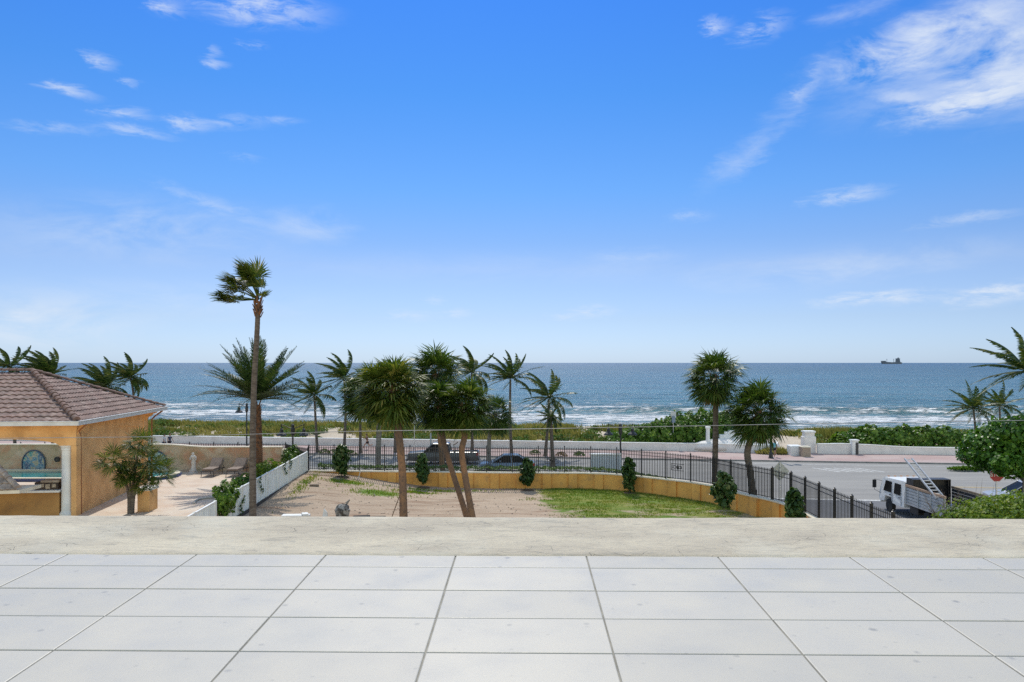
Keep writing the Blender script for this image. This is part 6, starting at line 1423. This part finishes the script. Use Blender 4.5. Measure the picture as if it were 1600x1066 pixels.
# ------------------------------------------------------------------ people
SK = pm('skin', (.42,.23,.15), (.36,.20,.13), 6, .6)
def skinmesh(name, V, E, mat, parent, sub=1):
    me = bpy.data.meshes.new(name); me.from_pydata([tuple(v[:3]) for v in V], E, []); o = bpy.data.objects.new(name, me); COL.objects.link(o); o.parent = parent
    md = o.modifiers.new('Skin', 'SKIN'); md.use_smooth_shade = True
    sv = me.skin_vertices[0].data
    for i, v in enumerate(V): r_ = v[3]; sv[i].radius = (r_ if not isinstance(r_, tuple) else r_[0], r_ if not isinstance(r_, tuple) else r_[1]); sv[i].use_root = (i == 0)
    s = o.modifiers.new('Sub', 'SUBSURF'); s.levels = sub; s.render_levels = sub
    me.materials.append(mat); return o
def person(loc, rz, h, label, pose, top, bottom, hair, shorts=True, cap=None, bare_mid=False, tcol2=None):
    """figure faces local -Y; pose = leg/arm swing in degrees"""
    e = empty('person', loc, label, 'person'); e.rotation_euler = (0, 0, rz); k = h/1.7
    lean, lL, lR, kL, kR, aL, aR, eL, eR = [R(q) for q in pose]
    V = []; E = []
    def add(p, r_, par=None):
        V.append((p[0]*k, p[1]*k, p[2]*k, (r_[0]*k, r_[1]*k) if isinstance(r_, tuple) else r_*k)); i = len(V)-1
        if par is not None: E.append((par, i))
        return i
    def fw(z0, l): return (-math.sin(lean)*l, math.cos(lean)*l+z0)
    P0 = add((0,0,.93), (.135,.095)); 
    y1, z1 = fw(.93,.17); w = add((0,y1,z1), (.12,.085), P0); y2, z2 = fw(.93,.36); c = add((0,y2,z2), (.14,.10), w); y3, z3 = fw(.93,.49); nb = add((0,y3,z3), (.07,.06), c)
    y4, z4 = fw(.93,.56); n1 = add((0,y4,z4), .045, nb); y5, z5 = fw(.93,.64); h1 = add((0,y5-.02,z5), (.068,.085), n1); y6, z6 = fw(.93,.72); h2 = add((0,y6-.015,z6), (.072,.088), h1); h3 = add((0,y6-.01,z6+.06), (.04,.05), h2)
    nose = add((0,y5-.105,z5+.035), .012, h1)
    J = {}
    for s, a_, el_ in ((1,aL,eL),(-1,aR,eR)):
        sh = add((s*.16,y3,z3-.03), .055, nb); ex, ey, ez = s*.20, y3-math.sin(a_)*.27, z3-.03-math.cos(a_)*.27; el = add((ex,ey,ez), .038, sh)
        b = a_+el_; wx, wy, wz = s*.20, ey-math.sin(b)*.24, ez-math.cos(b)*.24; wr = add((wx,wy,wz), .026, el); hd = add((wx,wy-math.sin(b)*.07,wz-math.cos(b)*.07), (.034,.018), wr)
        J[s] = (sh, el, wr)
        for f, (o, l) in enumerate(((-.03,.065),(-.01,.08),(.01,.075),(.03,.06))):
            m_ = add((wx+.0,wy-math.sin(b)*.10+o*math.cos(b),wz-math.cos(b)*.10-o*math.sin(b)), .009, hd); add((wx-s*.015,wy-math.sin(b)*(.10+l*.7)+o*1.1*math.cos(b),wz-math.cos(b)*(.10+l*.7)-o*math.sin(b)), .007, m_)
        tb = add((wx-s*.02,wy-math.sin(b)*.05-.035*math.cos(b),wz-math.cos(b)*.05+.035*math.sin(b)), .010, hd); add((wx-s*.03,wy-math.sin(b)*.09-.045*math.cos(b),wz-math.cos(b)*.09+.04*math.sin(b)), .008, tb)
    for s, a_, kn_ in ((1,lL,kL),(-1,lR,kR)):
        hp = add((s*.09,0,.88), .088, P0); ky, kz = -math.sin(a_)*.42, .88-math.cos(a_)*.42; kn = add((s*.095,ky,kz), .056, hp); b = a_-kn_; ay, az_ = ky-math.sin(b)*.40, kz-math.cos(b)*.40
        cf = add((s*.095,lerp(ky,ay,.35),lerp(kz,az_,.35)), .053, kn); an = add((s*.095,ay,az_), .035, cf); ft = add((s*.10,ay-math.cos(b)*.13,az_-.03+math.sin(b)*-.10), (.036,.025), an); J[s*2] = (hp, kn, an, ft)
    zmin = min(v[2]-(v[3][1] if isinstance(v[3], tuple) else v[3])*.8 for v in V)
    V = [(a, b, c_-zmin, r_) for a, b, c_, r_ in V]; skinmesh('body', V, E, SK, e)
    def garment(name, idx, edges, mat, grow=.012):
        W_ = [(V[i][0], V[i][1], V[i][2], tuple((q+grow*k) for q in V[i][3]) if isinstance(V[i][3], tuple) else V[i][3]+grow*k) for i in idx]; mp = {i: j for j, i in enumerate(idx)}
        return skinmesh(name, W_, [(mp[a], mp[b]) for a, b in edges], mat, e)
    def cut(i, j, t):  # extra vertex part-way down a limb
        a, b = V[i], V[j]; ra = a[3][0] if isinstance(a[3], tuple) else a[3]; rb = b[3][0] if isinstance(b[3], tuple) else b[3]; V.append((lerp(a[0],b[0],t), lerp(a[1],b[1],t), lerp(a[2],b[2],t), lerp(ra,rb,t))); return len(V)-1
    if bare_mid: garment('top', [c, w] if False else [c, cut(c, w, .35), nb], [(c, len(V)-1), (c, nb)], top)
    else:
        s1 = cut(J[1][0], J[1][1], .6); s2 = cut(J[-1][0], J[-1][1], .6); garment('shirt', [w, P0, c, nb, J[1][0], s1, J[-1][0], s2], [(w,P0),(w,c),(c,nb),(nb,J[1][0]),(J[1][0],s1),(nb,J[-1][0]),(J[-1][0],s2)], top, .02)
    q1 = cut(J[2][0], J[2][1], .5 if shorts else .95); q2 = cut(J[-2][0], J[-2][1], .5 if shorts else .95); garment('shorts' if shorts else 'trousers', [P0, J[2][0], q1, J[-2][0], q2], [(P0,J[2][0]),(J[2][0],q1),(P0,J[-2][0]),(J[-2][0],q2)], bottom, .014)
    hx = V[h2]; mb = MB(); rg = []
    for t in range(8): ph = PI*(.5*t/7); rg.append([Vector((hx[0]+.098*k*math.cos(ph)*math.cos(a), hx[1]+.018*k+.115*k*math.cos(ph)*math.sin(a)*(1 if math.sin(a) > 0 else .62), hx[2]+.02*k+.10*k*math.sin(ph)-(.09*k if (t == 0 and math.sin(a) > .1) else 0))) for a in [2*PI*j/16 for j in range(16)]])
    mb.ringed(rg); o = mb.build('cap' if cap else 'hair', cap or hair, None, smooth=True); o.parent = e; o.location = (0,0,0)
    for s in (2, -2):
        f = V[J[s][3]]; a = V[J[s][2]]; mb = MB(); mb.tube([Vector(a[:3])+Vector((0,.03*k,-.045*k)), Vector(lerp(Vector(a[:3]), Vector(f[:3]), .5))+Vector((0,0,-.02*k)), Vector(f[:3])+Vector((0,-.05*k,0))], [.04*k,.045*k,.03*k], 8); o = mb.build('shoe', M['white_p'], None, smooth=True); o.parent = e; o.location = (0,0,0)
    return e
cb = pm('black_cloth', (.02,.02,.025), (.03,.03,.035), 9, .8); cw = pm('pale_cloth', (.6,.6,.6), (.5,.5,.5), 9, .8); cd = pm('dark_blue_cloth', (.05,.07,.12), (.04,.05,.09), 9, .8); cl = pm('light_blue_cloth', (.22,.55,.62), (.18,.48,.56), 9, .8); cp = pm('pink_cloth', (.60,.22,.32), (.5,.18,.27), 9, .8)
hb_ = pm('brown_hair', (.06,.035,.02), (.09,.05,.03), 9, .7); hg = pm('dark_hair', (.02,.015,.012), (.03,.02,.015), 9, .7)
p = A(574, 702, 78.8); person((p.x, 78.8, .13), R(-78), 1.68, 'runner in black sports top and shorts passing along the beach pavement', (8, 48, -28, 30, 78, -40, 45, 80, 70), cb, cb, hb_, True, None, True)
p = A(256.5, 700, 77.4); person((p.x, 77.4, .13), R(70), 1.66, 'walker in a pale shirt, left of the pair on the far pavement', (4, 22, -20, 6, 20, -18, 20, 20, 15), cw, cd, hg)
p = A(265, 700, 77.9); person((p.x, 77.9, .13), R(70), 1.74, 'walker in a dark blue shirt, right of the pair on the far pavement', (4, -20, 24, 16, 5, 20, -20, 15, 20), cd, cb, hb_)
p = A(1210.5, 716, 72.0); person((p.x, 72.0, .13), R(-55), 1.62, 'child in a light blue shirt and pink cap walking past the lamp post', (5, 18, -22, 8, 28, -15, 20, 20, 30), cl, cb, hg, True, cp)

# ------------------------------------------------------------------ debris near the ledge
c = A(535, 812, 40.5); c.z = yardz(c.x, c.y); e = empty('root_ball', c, 'wrapped grey root ball lying on the sand near the ledge', 'root ball')
mb = MB(); rg = []
for k in range(12):
    t = k/11; ph = lerp(-PI/2, PI/2, t); rg.append([c+Vector((math.cos(ph)*.38*(1+.2*nz(math.cos(a)*2, math.sin(a)*2, t*3))*math.cos(a), math.cos(ph)*.36*(1+.2*nz(math.cos(a)*2+5, math.sin(a)*2, t*3))*math.sin(a), .50+.30*math.sin(ph)*(1+.2*nz(math.cos(a)*3, math.sin(a)*3, 2)))) for a in [2*PI*j/18 for j in range(18)]])
mb.ringed(rg); mb.lathe(c, [(.30,0),(.36,.25),(.42,.5)], 14); mb.build('bundle', pm('burlap', (.34,.33,.31), (.08,.07,.06), 4, .95, bump=.06, bscale=9, lo=.44, hi=.56), e)
mb = MB(); mb.tube([c+Vector((.2,0,.8)), c+Vector((.38,.05,1.0))], [.08,.03], 6); mb.build('stub', M['trunk_g'], e)
for i, (x0, x1, y, D, lab) in enumerate([(441,483,806.5,40.3,'white painted board lying on the sand by the ledge, longest of the scraps'),(503,512,803.5,40.5,'small white scrap standing on the sand left of the root ball')]):
    a = A(x0, y, D); b_ = A(x1, y, D); z = yardz(a.x, a.y); mb = MB(); hz = A(0, y, D).z
    if i == 0: mb.box(a.x, D-.2, z, b_.x, D+.3, hz+.06, rz=.05); mb.box(b_.x-.35, D-.3, hz+.062, b_.x-.05, D+.2, hz+.16, rz=.4)
    else: mb.prism([(a.x,D,z),(b_.x,D,z),(b_.x-.05,D,hz+.1),(a.x+.1,D,hz+.28)], (0,0,0), (.02,.05,0))
    tag(mb.build('white_board', M['white_p'], org=(a.x, D, z)), lab, 'board')
a = A(611, 808, 40.6); a.z = yardz(a.x, a.y); b_ = A(625, 773, 38.3); mb = MB(); mb.tube([a, b_], .025, 5); tag(mb.build('palm_brace', M['wood_d'], org=a), 'thin wooden prop leaning against the largest yard palm', 'prop')
a = G(558.5, 754, 1.1); b_ = A(563.5, 734, a.y); mb = MB(); mb.tube([a, b_], .02, 5); tag(mb.build('stake', M['white_p'], org=a), 'thin white stake leaning beside the leftmost young shrub', 'stake')
for i, (px, py, w_, lab) in enumerate([(565,808,.45,'dark rag lying on the sand right of the root ball'),(591,808,.4,'dark scrap of timber on the sand left of the prop'),(491,774,.28,'dark scrap lying alone in the middle of the sand')]):
    c = A(px, py, 1200*8.2/(py-567)); c.z = yardz(c.x, c.y); mb = MB(); mb.box(c.x-w_, c.y-.15, c.z-.02, c.x+w_, c.y+.15, c.z+.10, rz=.2, ch=.03); tag(mb.build('scrap', M['wood_d'] if i else M['rubber'], org=c), lab, 'scrap')
